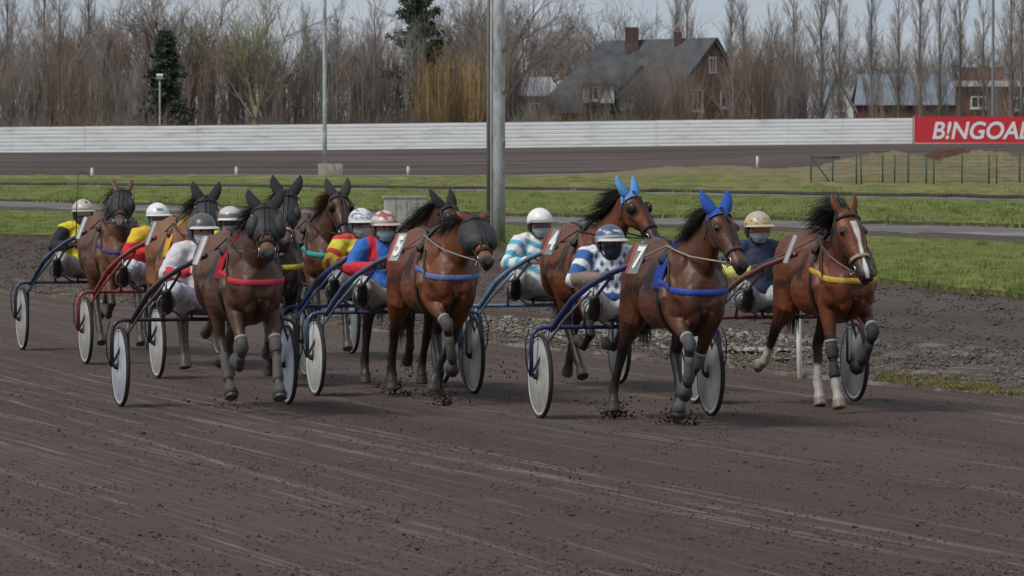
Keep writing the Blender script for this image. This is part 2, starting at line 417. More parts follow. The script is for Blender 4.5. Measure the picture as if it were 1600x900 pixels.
# puddles
def puddle(px, py, w, h, z, seed):
    c = ground(px, py); r = np.random.default_rng(seed); g = MB(); n = 26; ph = r.uniform(0, 6, 3)
    pts = [V((c.x + w * math.cos(a) * (1 + .25 * math.sin(3 * a + ph[0]) + .12 * math.sin(7 * a + ph[1])), c.y + h * math.sin(a) * (1 + .2 * math.sin(2 * a + ph[2])), z)) for a in (2 * math.pi * k / n for k in range(n))]
    g.add(pts, [tuple(range(n))]); tag(g.build("puddle", M_wet, smooth=False), kind='structure')
for a in ((1180, 556, .42, .55, .070, 2),): puddle(*a)

# far field mound behind the wire fence, dry grass
def hump(name, m, cx, cy, rx, ry, h, seed, nx=46, ny=22, pw=1.0, kind='structure'):
    r = np.random.default_rng(seed); vs, fs = [], []
    ph = r.uniform(0, 6, 8)
    for i in range(ny + 1):
        for j in range(nx + 1):
            u, w = j / nx * 2 - 1, i / ny * 2 - 1
            e = max(0, 1 - abs(u) ** 3.2) * max(0, 1 - w * w) ** pw
            b = 1 + .16 * math.sin(u * 7 + ph[0]) + .12 * math.sin(u * 13 + w * 4 + ph[1]) + .06 * r.normal()
            vs.append((cx + u * rx, cy + w * ry, zf(cx, cy) + h * e * b - .15 + .3 * (1 if e > 0 else 0)))
    for i in range(ny):
        for j in range(nx):
            a = i * (nx + 1) + j; fs.append((a, a + 1, a + nx + 2, a + nx + 1))
    me = bpy.data.meshes.new(name); me.from_pydata(vs, [], fs); return tag(link(name, me, m), kind=kind)
M_dry = mat("dry_grass", (.180, .148, .088), .95, .1, noise=.30, nscale=1.2, col2=(.13, .13, .045), c2lo=.48, c2hi=.70, c2scale=.30, bump=.15, bscale=5)
hump("grass_mound", M_dry, at(1470, 335), 335, 9.4, 14, 1.55, 5)
hump("grass_hill", M_dry, at(1170, 360), 372, 11.0, 16, .62, 6)
hump("earth_heap", mat("red_earth", (.085, .038, .028), .95, .1, noise=.35, nscale=1.5, bump=.1, bscale=4), at(1492, 398), 398, 4.6, 6, 1.35, 8)

# ------------------------------------------------------------------ white hoarding round the bend
def hoarding():
    root = thing("hoarding", "long white corrugated hoarding along the top of the far bend", "fence", (0, 461, 0))
    m = mat("white_sheet", (.68, .69, .69), .5, .35, noise=.10, nscale=.8, col2=(.34, .34, .32), c2lo=.52, c2hi=.80, c2scale=1.3, stretch=(.30, 1, 2))
    x = at(-2600, 461); H = 2.30; xe = at(1426, 461); k = 0
    widths = [5.5, 6.2, 5.0, 4.6, 6.0]
    while x < xe:
        w = min(widths[k % 5], xe - x); k += 1
        g = MB(); z0, z1 = float(zf(x, 462)) - .06, float(zf(x + w, 462)) - .06; rings = []
        prof = []
        for i in range(7):                              # broad horizontal corrugations
            a = H * i / 7; prof += [(0, a), (0, a + H / 7 * .62), (.022, a + H / 7 * .72), (.022, a + H / 7 * .92)]
        prof.append((0, H))
        jit = random.uniform(-.03, .03); back = [(.14, H), (.14, 0)]
        for xx, zz in ((x + .006, z0), (x + w - .006, z1)):
            rings.append([V((xx, y + jit, zz + z + jit * .5)) for y, z in prof + back])
        g.rings(rings); g.build("panel", m, root, smooth=False)
        g = MB(); g.box((x, .20, z0 + H / 2 - .1), (.10, .10, H)); g.build("post", m, root, smooth=False)
        x += w
hoarding()
b_root = thing("advertising_board", "red board with large white slanted letters at the right end of the hoarding", "billboard", (at(1427, 459.6), 459.6, float(zf(at(1500, 461), 461))))
g = MB(); g.box((7.0, 0, 1.16), (14.0, .12, 2.30)); g.build("board", mat("ad_red", (.52, .030, .040), .45, .4, noise=.06, nscale=.6), b_root, smooth=False)
g = MB(); g.box((7.0, -.03, .04), (14.0, .16, .09)); g.box((.045, -.03, 1.16), (.07, .16, 2.30)); g.build("board_edge", mat("ad_edge", (.6, .5, .5), .5), b_root, smooth=False)
lo = text_mesh("lettering", "B!NGOAL", 2.02, mat("ad_white", (.72, .72, .72), .5), b_root, .040, .20, space=1.0); lo.location = (1.50, -.075, .45); lo.rotation_euler = (R(90), 0, 0); lo.scale = (.945, 1, 1)

# ------------------------------------------------------------------ horses
HEAD = [(-.07, .015, .05, .045), (-.02, .045, .09, .075), (.06, .062, .125, .097), (.15, .068, .15, .108), (.20, .067, .155, .104), (.28, .060, .138, .084),
        (.36, .054, .10, .066), (.43, .050, .080, .057), (.50, .048, .072, .060), (.555, .042, .064, .058), (.60, .020, .046, .042)]
def headsec(t):
    T = [h[0] for h in HEAD]
    f, b, w = [float(np.interp(t, T, [h[k] for h in HEAD])) for k in (1, 2, 3)]
    return f * 1.04, b * 1.06, w * 1.12
class Frame:
    def __init__(s, P, pitch, yaw, roll=0, k=.9):
        s.k = k; s.P = V(P); p, y = R(pitch), R(yaw)
        f0 = V((math.cos(y), math.sin(y), 0)); s.S = V((-math.sin(y), math.cos(y), 0)); z = V((0, 0, 1))
        s.u = f0 * math.cos(p) - z * math.sin(p); s.n = f0 * math.sin(p) + z * math.cos(p)
        if roll:
            q = Matrix.Rotation(R(roll), 3, s.u); s.S = q @ s.S; s.n = q @ s.n
    def pt(s, t, a, b): return s.P + (s.u * t + s.S * a + s.n * b) * s.k
    def ring(s, t, k=1.0, add=0.0, n=20, lo=0, hi=2 * math.pi, wk=None):
        f, b, w = headsec(t); out = []
        full = abs(hi - lo - 2 * math.pi) < 1e-6
        for i in range(n):
            a = lo + (hi - lo) * i / (n if full else n - 1)
            ca, sa = math.cos(a), math.sin(a)
            y = (abs(ca) ** .85) * math.copysign(1, ca) * (w * (wk or k) + add)
            z = (f + b) / 2 * k * sa + add * sa + (f - b) / 2
            if sa < 0: y *= 1 - .18 * sa * sa
            out.append(s.pt(t, y, z))
        return out
def dr(a): return V((math.sin(R(a)), 0, -math.cos(R(a))))
def front_leg(sd, a1, a2, a3, dy=0.0, bob=0):
    E = V((.50, sd * .155, .925 + bob)); K = E + dr(a1) * .42; F = K + dr(a2) * .285; Pp = F + dr(a3) * .125; H = Pp + dr(a3 - 6) * .085
    J = [E, K, F, Pp, H]
    for k, w in enumerate((0, .35, .75, .95, 1.0)): J[k] = J[k] + V((0, sd * (dy * w - .03 * w), 0))
    return J
def hind_leg(sd, b0, b1, b2, b3, dy=0.0, bob=0):
    Hp = V((-.50, sd * .135, 1.26 + bob)); S = Hp + dr(b0) * .38; K = S + dr(b1) * .44; F = K + dr(b2) * .355; Pp = F + dr(b3) * .12; H = Pp + dr(b3 - 6) * .085
    J = [Hp, S, K, F, Pp, H]
    for k, w in enumerate((0, .1, .45, .85, .95, 1.0)): J[k] = J[k] + V((0, sd * (dy * w + (.045 if k == 1 else 0) - .01 * w), 0))
    return J
TORSO = [(-.83, 1.20, 1.08, .07), (-.79, 1.32, .98, .16), (-.70, 1.43, .92, .235), (-.58, 1.50, .90, .27), (-.42, 1.535, .94, .275), (-.24, 1.525, .93, .255), (-.05, 1.48, .855, .268),
         (.13, 1.47, .785, .28), (.30, 1.505, .755, .26), (.44, 1.55, .755, .232), (.56, 1.525, .775, .235), (.68, 1.43, .84, .22), (.77, 1.31, .91, .175), (.82, 1.21, .99, .10)]
LEG = dict(
 push=dict(RF=(60, -12, -45), LF=(-20, -30, 8), RH=(4, -46, -20, 10), LH=(46, -22, 24, -20)),
 reach=dict(RF=(32, -62, -105), LF=(32, 26, 34), RH=(50, -6, 33, 40), LH=(2, -58, -48, -80)),
 plant=dict(RF=(9, 6, 22), LF=(55, -38, -62), RH=(10, -60, -14, -48), LH=(30, -30, 5, 24)),
 gather=dict(RF=(28, -58, -95), LF=(42, -45, -80), RH=(42, -14, 24, 36), LH=(8, -50, -25, -30)),
 drive=dict(RF=(-16, -28, 4), LF=(56, -14, -48), RH=(44, -20, 22, -12), LH=(5, -46, -20, 6)),
)

def horse(label, loc, rz, pose, poll=(1.02, 0, 1.68), pitch=58, yaw=0, roll=0, coat=(.07, .03, .016), coat2=None, points=(.014, .011, .010), mane_c=(.012, .010, .010),
          muzzle=(.02, .016, .015), nose=None, hood=None, ears=None, ear_len=1.0, ear_out=.38, blinkers=False, breast=None, pad=None, plate=None, digit=None, plate_a=0, blaze=False, socks=(), boots=(), boot_c=(.05, .05, .055),
          bob=0.0, hs=.92, mane_len=.28, mane_n=420, mane_up=.02, forelock=0, tail=.25, noseband=(.02, .016, .014), tack=(.012, .011, .011), hands=((-1.0, -.16, 1.17), (-1.0, .12, 1.17)), rein=(.03, .025, .02),
          check=True, group="trotting horses in the race", dy=None, overrides=None):
    root = thing("horse", label, "horse", loc, rz, group)
    L = dict(LEG[pose]); L.update(overrides or {}); dy = dy or {}
    fr = {s: front_leg(-1 if s == 'RF' else 1, *L[s], dy=dy.get(s, 0), bob=bob) for s in ('RF', 'LF')}
    hn = {s: hind_leg(-1 if s == 'RH' else 1, *L[s], dy=dy.get(s, 0), bob=bob) for s in ('RH', 'LH')}
    b = MB()
    rr = []
    for x, zt, zb, w in TORSO:
        ring = []
        for k in range(26):
            a = 2 * math.pi * k / 26; ca, sa = math.cos(a), math.sin(a)
            ww = w * (.93 - .16 * sa) * (abs(ca) ** .9) * math.copysign(1, ca)
            ring.append(V((x, ww, bob + (zt + zb) / 2 + (zt - zb) / 2 * sa)))
        rr.append(ring)
    b.rings(rr)
    for sd in (-1, 1):
        b.ell((-.50, sd * .13, 1.20 + bob), (.25, .155, .29)); b.ell((-.62, sd * .12, 1.08 + bob), (.16, .13, .24))
        Ms = Matrix.Rotation(R(28), 3, 'Y')
        b.ell((.53, sd * .130, 1.15 + bob), (.13, .092, .29), Ms)
        b.ell((.755, sd * .092, 1.05 + bob), (.085, .078, .14)); b.ell((.74, sd * .070, .93 + bob), (.07, .05, .09), Matrix.Rotation(R(25), 3, 'Y'))
        b.ell((.58, sd * .150, .99 + bob), (.13, .080, .12)); b.ell((.46, sd * .175, .97 + bob), (.085, .055, .10))
        b.ell((-.36, sd * .16, 1.07 + bob), (.12, .095, .16)); b.limb([(.44, sd * .165, 1.42 + bob), (.58, sd * .190, 1.22 + bob), (.68, sd * .175, 1.08 + bob)], [.035, .050, .055]); b.limb([(.40, sd * .205, 1.22 + bob), (.46, sd * .212, 1.06 + bob), (.48, sd * .19, .97 + bob)], [.045, .065, .05])
        b.limb([(-.44, sd * .20, 1.36 + bob), (-.60, sd * .205, 1.18 + bob), (-.64, sd * .17, .98 + bob)], [.05, .07, .05]); b.ell((.02, sd * .12, 1.02 + bob), (.36, .165, .22))
    for s, J in fr.items():
        sd = -1 if s == 'RF' else 1
        E, K, F, Pp, H = J; lp = lambda a, c, t: a.lerp(c, t)
        b.limb([V((.66, sd * .13, 1.12 + bob)), E, lp(E, K, .3), lp(E, K, .6), lp(E, K, .86), K, lp(K, F, .18), lp(K, F, .5), lp(K, F, .84), F, lp(F, Pp, .5), Pp],
               [(.09, .14), (.082, .12), (.070, .088), (.052, .060), (.045, .049), (.050, .053), (.041, .047), (.033, .040), (.036, .043), (.043, .050), (.036, .041), (.046, .050)])
        b.limb([lp(Pp, H, -.15), H], [(.048, .052), (.060, .068)], rnd=False)
    for s, J in hn.items():
        Hp, S, K, F, Pp, H = J
        b.limb([Hp, lp(Hp, S, .55), S, lp(S, K, .3), lp(S, K, .62), lp(S, K, .88), K, lp(K, F, .2), lp(K, F, .55), lp(K, F, .86), F, lp(F, Pp, .5), Pp],
               [(.13, .21), (.13, .20), (.115, .155), (.092, .122), (.062, .080), (.048, .060), (.048, .060), (.043, .052), (.035, .044), (.038, .045), (.044, .050), (.037, .042), (.046, .050)])
        t = (K - S).normalized(); bk = V((t.z, 0, -t.x)) * (1 if t.z < 0 else -1)
        b.ell(K + V((-.045, 0, .03)), (.034, .028, .05)); b.limb([lp(S, K, .6) + V((-.04, 0, 0)), K + V((-.045, 0, .05))], [.026, .022])
        b.limb([lp(Pp, H, -.15), H], [(.047, .052), (.059, .066)], rnd=False)
    fm = Frame((poll[0], poll[1], poll[2] + bob), pitch, yaw, roll, hs)
    N0 = V((.36, 0, 1.24 + bob)); N1 = V((.60, poll[1] * .12, 1.32 + bob)); N3 = fm.pt(.03, 0, -.045)
    N2 = N1.lerp(N3, .52) + V((-.015, poll[1] * .1, .02)); N25 = N1.lerp(N3, .80) + V((-.012, 0, .022))
    NP = [N0, N1, N2, N25, N3]; NR = [(.165, .30), (.125, .255), (.088, .182), (.076, .142), (.074, .114)]
    b.limb(NP, NR, n=18)
    b.rings([fm.ring(h[0]) for h in HEAD])
    for sd in (-1, 1):
        b.ell(fm.pt(.16, sd * .088, .026), (.045, .030, .030), Matrix((fm.u, fm.S, fm.n)).transposed())
        b.ell(fm.pt(.19, sd * .058, -.09), (.095, .040, .075), Matrix((fm.u, fm.S, fm.n)).transposed())
        b.ell(fm.pt(.545, sd * .037, .020), (.042, .022, .026), Matrix((fm.u, fm.S, fm.n)).transposed())
        d = (-fm.u + fm.n * .30 + fm.S * sd * ear_out).normalized(); B = fm.pt(-.015, sd * .052, .012); cv = -fm.S * sd
        b.limb([B, B + d * .05 * ear_len - cv * .006, B + d * .11 * ear_len - cv * .006, B + d * .16 * ear_len + cv * .004, B + d * .185 * ear_len + cv * .012], [(.030, .024), (.040, .026), (.034, .020), (.017, .012), (.006, .006)], side=fm.S)
    b.ell(fm.pt(.575, 0, -.052), (.035, .034, .022), Matrix((fm.u, fm.S, fm.n)).transposed())
    me = fuse(b, .0115, 3, .5)
    P = coords(me)
    # ---- coat pigment
    C = np.tile(np.array(coat), (len(P), 1))
    def blend(m, c): C[:] = C * (1 - m[:, None]) + np.array(c) * m[:, None]
    wob = .05 * np.sin(P[:, 0] * 9 + P[:, 1] * 5) + .03 * np.sin(P[:, 2] * 17 + P[:, 0] * 6)
    blend(smooth(1.36, 1.58, P[:, 2] + .15 * wob) * .38 * (P[:, 0] < .5), points)
    if coat2 is not None: blend(smooth(.15, -.35, P[:, 0] + wob) * .9, coat2)
    if points is not None:
        for J, k0 in [(fr['RF'], 0), (fr['LF'], 0), (hn['RH'], 1), (hn['LH'], 1)]:
            dd, t = seg_dist(P, J[k0], J[k0 + 1]); blend(smooth(.13, .08, dd) * smooth(.35, .85, t + wob), points)
            for a in range(k0 + 1, len(J) - 1):
                dd, t = seg_dist(P, J[a], J[a + 1]); blend(smooth(.125, .075, dd), points)
    Pl = (P - np.array(fm.P)) / hs; ht = Pl @ np.array(fm.u); hn_ = Pl @ np.array(fm.n); hsd = Pl @ np.array(fm.S)
    near = (np.abs(hsd) < .16) & (hn_ > -.22) & (hn_ < .14)
    blend(smooth(.30, .50, ht + .02 * np.sin(hsd * 60)) * near * (ht < .72), nose if nose is not None else muzzle)
    blend(smooth(.49, .55, ht + .04 * smooth(0, -.05, hn_)) * near * (ht < .72), muzzle)
    for sd in (-1, 1):                                # dark skin round the eyes
        q = np.sqrt(((ht - .165) / .050) ** 2 + ((hn_ - .028) / .036) ** 2); blend(smooth(1.1, .5, q) * near * (hsd * sd > .04) * .75, muzzle)
    if blaze:
        wdt = .029 - .017 * smooth(.12, .32, ht) + .006 * smooth(.42, .52, ht) + .002 * np.sin(ht * 40)
        off = .010 * np.sin(ht * 7 + .6) - .004
        blend(smooth(wdt + .006, wdt - .006, np.abs(hsd - off)) * (ht > .09) * (ht < .59) * (hn_ > .0) * near, (.62, .58, .54))
    for s in ('RF', 'LF', 'RH', 'LH'):
        J = fr[s] if s in fr else hn[s]
        if s in socks:
            for a in (len(J) - 4, len(J) - 3):
                dd, t = seg_dist(P, J[a], J[a + 1]); m = smooth(.10, .07, dd)
                if a == len(J) - 4: m = m * smooth(.52, .68, t + wob)
                blend(m, (.42, .38, .34))
            hc = (.24, .19, .14)
        else: hc = (.05, .042, .037)
        dd, t = seg_dist(P, J[-2], J[-1]); blend(smooth(.09, .07, dd) * smooth(.05, .2, t), hc)
        for a in range(len(J) - 3, len(J) - 1):
            dd, t = seg_dist(P, J[a], J[a + 1]); blend(smooth(.10, .06, dd) * .16, (.075, .062, .056))
    paint(me, C.astype(np.float32))
    body = link("body", me, M_coat, root)
    bvh = BVHTree.FromPolygons([tuple(p) for p in P], [tuple(p.vertices) for p in me.polygons])
    def ray(o, d):
        h = bvh.ray_cast(V(o), V(d).normalized())
        return (h[0], V(d).normalized()) if h[0] is not None else (V(o) + V(d).normalized() * .25, V(d).normalized())
    # ---- eyes, nostrils
    for sd in (-1, 1):
        e = MB(); e.ell(fm.pt(.165, sd * .107, .030), (.028, .014, .022), Matrix((fm.u, fm.S, fm.n)).transposed()); e.build("eye", M_eye, root)
        e = MB(); e.ell(fm.pt(.566, sd * .045, .031), (.024, .013, .014), Matrix((fm.u, fm.S, fm.n)).transposed()); e.build("nostril", M_black, root)
    # ---- mane and tail: loose strands
    def strands(name, roots, dirs, ln, wid, curl, drop, cols, parent=root, nseg=5):
        mb = MB()
        for (p, d0) in zip(roots, dirs):
            l = ln * random.uniform(.55, 1.15); w = wid * random.uniform(.6, 1.3); d = d0.normalized(); q = V(p); vs = []
            sdv = d.cross(V((random.uniform(-.4, .4), random.uniform(-.4, .4), 1))).normalized()
            ph = random.uniform(0, 6)
            for k in range(nseg + 1):
                t = k / nseg; ww = w * (1 - t) ** .7 * .5 + .0006
                vs += [q + sdv * ww, q - sdv * ww, q + d.cross(sdv) * ww * .8]
                d = (d + V((random.uniform(-curl, curl), random.uniform(-curl, curl), drop + random.uniform(-curl, curl) + .12 * math.sin(ph + t * 5) * curl * 3))).normalized()
                q = q + d * (l / nseg)
            fs = []
            for k in range(nseg):
                a = 3 * k
                fs += [(a, a + 1, a + 4, a + 3), (a + 1, a + 2, a + 5, a + 4), (a + 2, a, a + 3, a + 5)]
            mb.add(vs, fs)
        return mb.build(name, cols, parent)
    hairm = mat("hair_%s" % str(mane_c), mane_c, .55, .35, noise=.35, nscale=30)
    pr, dv = [], []
    for i in range(mane_n):
        t = random.uniform(.15, 1.0); k = t * 3; i0 = min(int(k), 2); f = k - i0
        c = NP[i0 + 1].lerp(NP[min(i0 + 2, 4)], f); r = NR[i0 + 1][1] * (1 - f) + NR[min(i0 + 2, 4)][1] * f
        tg = (NP[min(i0 + 2, 4)] - NP[i0 + 1]).normalized(); up = (V((0, 0, 1)) - tg * tg.z).normalized()
        if up.dot(V((-1, 0, .6))) < 0: up = -up
        pr.append(c + up * (r * .93) + V((0, random.uniform(-.02, .02), 0)))
        wv = math.sin(t * 23 + poll[0] * 40) * .22; dv.append(V((-.62, -.62 + wv + random.uniform(-.25, .20), -.04 + mane_up * 6 + wv * .8 + random.uniform(-.2, .2))))
    if mane_n: strands("mane", pr, dv, mane_len, .0075, .16, -.24 + mane_up * 1.6, hairm)
    if forelock:
        strands("forelock", [fm.pt(-.03 + random.uniform(-.02, .03), random.uniform(-.04, .04), .03) for _ in range(forelock * 2)],
                [V((-.7, -.30 + random.uniform(-.35, .3), .24 + random.uniform(-.22, .26))) for _ in range(forelock * 2)], .29, .0085, .11, .0, hairm)
    if tail:
        strands("tail", [V((-.80 + random.uniform(-.03, .03), random.uniform(-.04, .04), 1.27 + bob + random.uniform(-.05, .04))) for _ in range(260)],
                [V((-.45 * tail, random.uniform(-.22, .10) * tail, -.55 + random.uniform(-.15, .2))) for _ in range(260)], .52 + .3 * tail, .012, .07, -.34, hairm, nseg=6)
    # ---- head gear
    mt = mat("tack_%s" % str(tack), tack, .45, .4, noise=.25, nscale=40, bump=.001, bscale=200)
    nm = mat("strap_%s" % str(noseband), noseband, .6, .3, noise=.2, nscale=60, bump=.001, bscale=200)
    def band(mb, t, w=.022, k=1.03, add=.006, lo=0, hi=2 * math.pi, n=24):
        A, B_ = fm.ring(t - w / 2, k, add, n, lo, hi), fm.ring(t + w / 2, k, add, n, lo, hi)
        A2, B2 = fm.ring(t - w / 2, k, add + .006, n, lo, hi), fm.ring(t + w / 2, k, add + .006, n, lo, hi)
        if hi - lo > 6.2:
            for X in (A, B_, A2, B2): X.append(X[0])
        mb.rings([[a, c, d, e] for a, c, d, e in zip(A, A2, B2, B_)])
    br = MB(); band(br, .40 if not hood else .43, .028); nb = br.build("noseband", nm, root)
    br = MB()
    for sd in (-1, 1):
        pts = [fm.pt(t, sd * (headsec(t)[2] * 1.0 + .010), z) for t, z in ((.47, -.04), (.40, -.03), (.32, -.03), (.22, -.035), (.12, -.03), (.04, -.01), (-.03, .02))]
        br.ribbon(pts, [fm.S * sd] * len(pts), .020, .006)
        pts = [fm.pt(t, sd * y, z) for t, y, z in ((.43, .040, .046), (.33, .030, .066), (.22, .022, .076), (.10, .018, .080), (-.02, .012, .062))]
        if not blaze: br.ribbon(pts, [fm.n] * len(pts), .014, .005)
        pts = [fm.pt(t, sd * (headsec(t)[2] * .9 + .012), z) for t, z in ((.0, -.01), (.08, -.08), (.14, -.13), (.15, -.165))]
        br.ribbon(pts, [fm.S * sd] * len(pts), .016, .005)
    band(br, .035, .022, 1.03, .006, R(8), R(172), 14)
    br.build("bridle", mt, root)
    for sd in (-1, 1):
        g = MB(); c = fm.pt(.475, sd * .072, -.035)
        for rad, off in ((.030, 0), (.019, .045)):
            g.tube([c + fm.u * (math.cos(a) * rad) + fm.n * (math.sin(a) * rad - off) for a in (2 * math.pi * k / 14 for k in range(14))], .005, 6, True)
        g.build("bit_ring", M_steel, root)
    if blinkers:
        for sd in (-1, 1):
            g = MB(); rg = []
            for r_, o_ in ((.005, .034), (.035, .030), (.055, .016), (.062, -.002)):
                rg.append([fm.pt(.155 + r_ * math.cos(a), sd * (.115 + o_) - 0.0, .022 + r_ * math.sin(a)) for a in (2 * math.pi * k / 14 for k in range(14))])
            g.rings(rg); g.build("blinker", mt, root)
    if hood:
        g = MB(); hc, w1 = hood[0], hood[1]
        prof = [(-.06, 1.12, 1.25, .010), (.0, 1.06, 1.12, .014), (.07, 1.06, 1.0 + w1 * .7, .016), (.14, 1.06, 1.0 + w1, .018), (.22, 1.08, 1.05 + w1, .018), (.29, 1.12, 1.18 + w1 * 1.15, .018), (.335, 1.10, 1.16 + w1 * .9, .012), (.36, 1.06, 1.08 + w1 * .3, .004)]
        g.rings([fm.ring(t, k, ad, 28, wk=wk) for t, k, wk, ad in prof], cap=False)
        hm = mat("hood_%s" % str(hc), hc, .62, .35, noise=.45, nscale=11, bump=.004, bscale=120, col2=(hc[0] * 2.2, hc[1] * 2.1, hc[2] * 2.0), c2lo=.52, c2hi=.8, c2scale=9)
        g.build("hood", hm, root)
        if len(hood) > 2:
            for sd in (-1, 1):
                g = MB(); Mq = Matrix((fm.u, (fm.S * sd * .94 + fm.u * .34).normalized(), fm.n)).transposed(); g.ell(fm.pt(.205, sd * .112, -.005), (.105 * hood[2], .070 * hood[2], .098 * hood[2]), Mq, 18, 12); g.build("blinker", hm, root)
        g = MB(); band(g, .05, .020, 1.12, .022, R(5), R(175), 16); g.build("brow_strap", mt, root)
        g = MB()
        for y in (-.022, .022):
            pts = [fm.pt(t, y, headsec(t)[0] * 1.08 + .026) for t in (-.02, .05, .12, .2, .28, .36)]
            g.ribbon(pts, [fm.n] * 6, .012, .004)
        g.build("hood_seam", mt, root)
        for sd in (-1, 1):
            g = MB(); g.tube([fm.pt(.10 + .016 * math.cos(a), sd * .128, .02 + .016 * math.sin(a)) for a in (2 * math.pi * k / 12 for k in range(12))], .004, 6, True); g.build("hood_ring", M_steel, root)
    if ears:
        em = mat("ears_%s" % str(ears), ears, .85, .2, noise=.22, nscale=40, bump=.001, bscale=200)
        for sd in (-1, 1):
            g = MB(); d = (-fm.u + fm.n * .30 + fm.S * sd * ear_out).normalized(); B = fm.pt(-.010, sd * .052, .010); cv = -fm.S * sd
            g.limb([B, B + d * .045 - cv * .008, B + d * .10 - cv * .010, B + d * .155 - cv * .002, B + d * .195 + cv * .012, B + d * .21 + cv * .018], [(.044, .034), (.053, .036), (.047, .030), (.033, .022), (.014, .012), (.006, .006)], side=fm.S, n=14)
            g.build("ear_cover", em, root)
        g = MB()
        g.rings([fm.ring(t, 1.08, .008, 16, R(-20), R(200)) for t in (-.045, -.01, .025, .045)], cap=False)
        g.build("ear_bonnet", em, root)
    # ---- body harness
    def girth_pts(x, a0, a1, n, z0=1.16, up=0.006):
        pts, nr = [], []
        for k in range(n):
            a = R(a0 + (a1 - a0) * k / (n - 1)); h, d = ray((x, 0, z0 + bob), (0, math.cos(a), math.sin(a))); pts.append(h + d * up); nr.append(d)
        return pts, nr
    g = MB(); p, q = girth_pts(.33, -90, 270, 40); g.ribbon(p, q, .075, .008); g.build("girth", mt, root)
    if pad:
        pm = mat("pad_%s" % str(pad), pad, .85, .2, noise=.15, nscale=8, bump=.004, bscale=40)
        g = MB(); p, q = girth_pts(.33, -8, 188, 30, up=.012); g.ribbon(p, q, .24, .014); g.build("saddle_cloth", pm, root)
    g = MB(); p, q = girth_pts(.33, 38, 142, 20, up=.024); g.ribbon(p, q, .095, .016)
    for sd in (-1, 1):
        for x_, a_ in ((.33, 68), (.33, 40)):
            h, d = ray((x_, 0, 1.16 + bob), (0, sd * math.cos(R(a_)), math.sin(R(a_))))
            g.tube([h + d * .05 + V((.022 * math.cos(t), 0, .022 * math.sin(t))) for t in (2 * math.pi * k / 10 for k in range(10))], .005, 6, True)
    g.build("saddle", mt, root)
    g = MB(); pts, nr = [], []
    for x in np.linspace(.27, -.74, 16):
        h, d = ray((x, 0, 1.2 + bob), (0, 0, 1)); pts.append(h + d * .004); nr.append(d)
    g.ribbon(pts, nr, .03, .006); g.build("back_strap", mt, root)
    if breast:
        bc = mat("breast_%s" % str(breast), breast, .6, .3, noise=.22, nscale=25, bump=.001, bscale=150)
        g = MB(); pts, nr = [], []
        for a in np.linspace(-118, 118, 34):
            zz = 1.19 - .08 * math.cos(R(a)) * (1 if abs(a) < 90 else 0) + bob
            h, d = ray((.42, 0, zz), (math.cos(R(a)), math.sin(R(a)), 0)); pts.append(h + d * .008); nr.append(d)
        g.ribbon(pts, nr, .052, .008); g.build("breast_strap", bc, root)
        for sd in (-1, 1):
            g = MB(); pts, nr = [], []
            for k in range(8):
                t = k / 7; h, d = ray((.58 - .05 * t, 0, 1.13 + bob), (.28 * (1 - t), sd * 1.0, -.05 + 1.1 * t)); pts.append(h + d * .006); nr.append(d)
            g.ribbon(pts, nr, .022, .006); g.build("neck_strap", mt, root)
        g = MB(); pts, nr = [], []
        for k in range(7):
            a = 12 + 62 * k / 6; h, d = ray((.48, 0, 1.05 + bob), (math.cos(R(a)), 0, -math.sin(R(a)))); pts.append(h + d * .006); nr.append(d)
        g.ribbon(pts, nr, .035, .006)
        g.build("martingale", mt, root)
    if check:
        g = MB(); a = fm.pt(-.02, 0, .075); c = ray((.34, 0, 1.2 + bob), (0, 0, 1))[0] + V((0, 0, .05)); g.tube([c, c.lerp(a, .5) + V((0, 0, -.02)), a, fm.pt(.15, 0, .09)] if not blaze else [c, c.lerp(a, .5), a], .006, 6); g.build("check_rein", mt, root)
    # ---- reins back to the driver's hands
    rm = mat("rein_%s" % str(rein), rein, .6, .3, noise=.2, nscale=40)
    for sd in (-1, 1):
        h, d = ray((.33, 0, 1.16 + bob), (0, sd * math.cos(R(62)), math.sin(R(62)))); tp = h + d * .06
        bit = fm.pt(.475, sd * .085, -.05); hd = V(hands[0] if sd < 0 else hands[1])
        # keep the rein outside the neck
        mid = tp.lerp(bit, .5); mid.y += sd * .05; mid.z -= .02
        g = MB(); g.tube([hd, hd.lerp(tp, .5) + V((0, sd * .02, -.02)), tp, tp.lerp(mid, .5) + V((0, sd * .015, 0)), mid, mid.lerp(bit, .5) + V((0, sd * .01, 0)), bit], .0075, 6); g.build("rein", rm, root)
    # ---- number plate on the right side
    if plate:
        A, Z, lean = 1, 1, R(20); z0 = 1.365 + bob; y0 = -(.345)
        ex = V((math.cos(R(plate_a)), math.sin(R(plate_a)), 0)); nn0 = V((math.sin(R(plate_a)), -math.cos(R(plate_a)), 0))
        ez = V((0, 0, 1)) * math.cos(lean) - nn0 * math.sin(lean); ez = (ez + ex * .18).normalized(); nn = ex.cross(ez).normalized(); ez = nn.cross(ex)
        Mx = Matrix((ex, ez, nn)).transposed().to_4x4(); Mx.translation = V((.14, y0 - .01, z0))
        g = MB(); pw = .175 if digit else .12; g.box((0, 0, 0), (pw, .25, .012), Matrix(((1, .12, 0), (0, 1, 0), (0, 0, 1)))); po = g.build("number_plate", mat("plate_%s" % str(plate), plate, .5, .4, noise=.12, nscale=12), root, smooth=False)
        po.matrix_local = Mx
        g = MB(); g.box((-pw / 2 + .012, 0, .002), (.030, .242, .016), Matrix(((1, .12, 0), (0, 1, 0), (0, 0, 1)))); st = g.build("plate_stripe", M_plate_red if digit else M_plate_grey, po, smooth=False)
        if digit:
            do = text_mesh("digit", digit, .30, M_digit, po, .010, .12, center=True); do.location = (.025, 0, .011); do.scale = (.72, .82, 1)
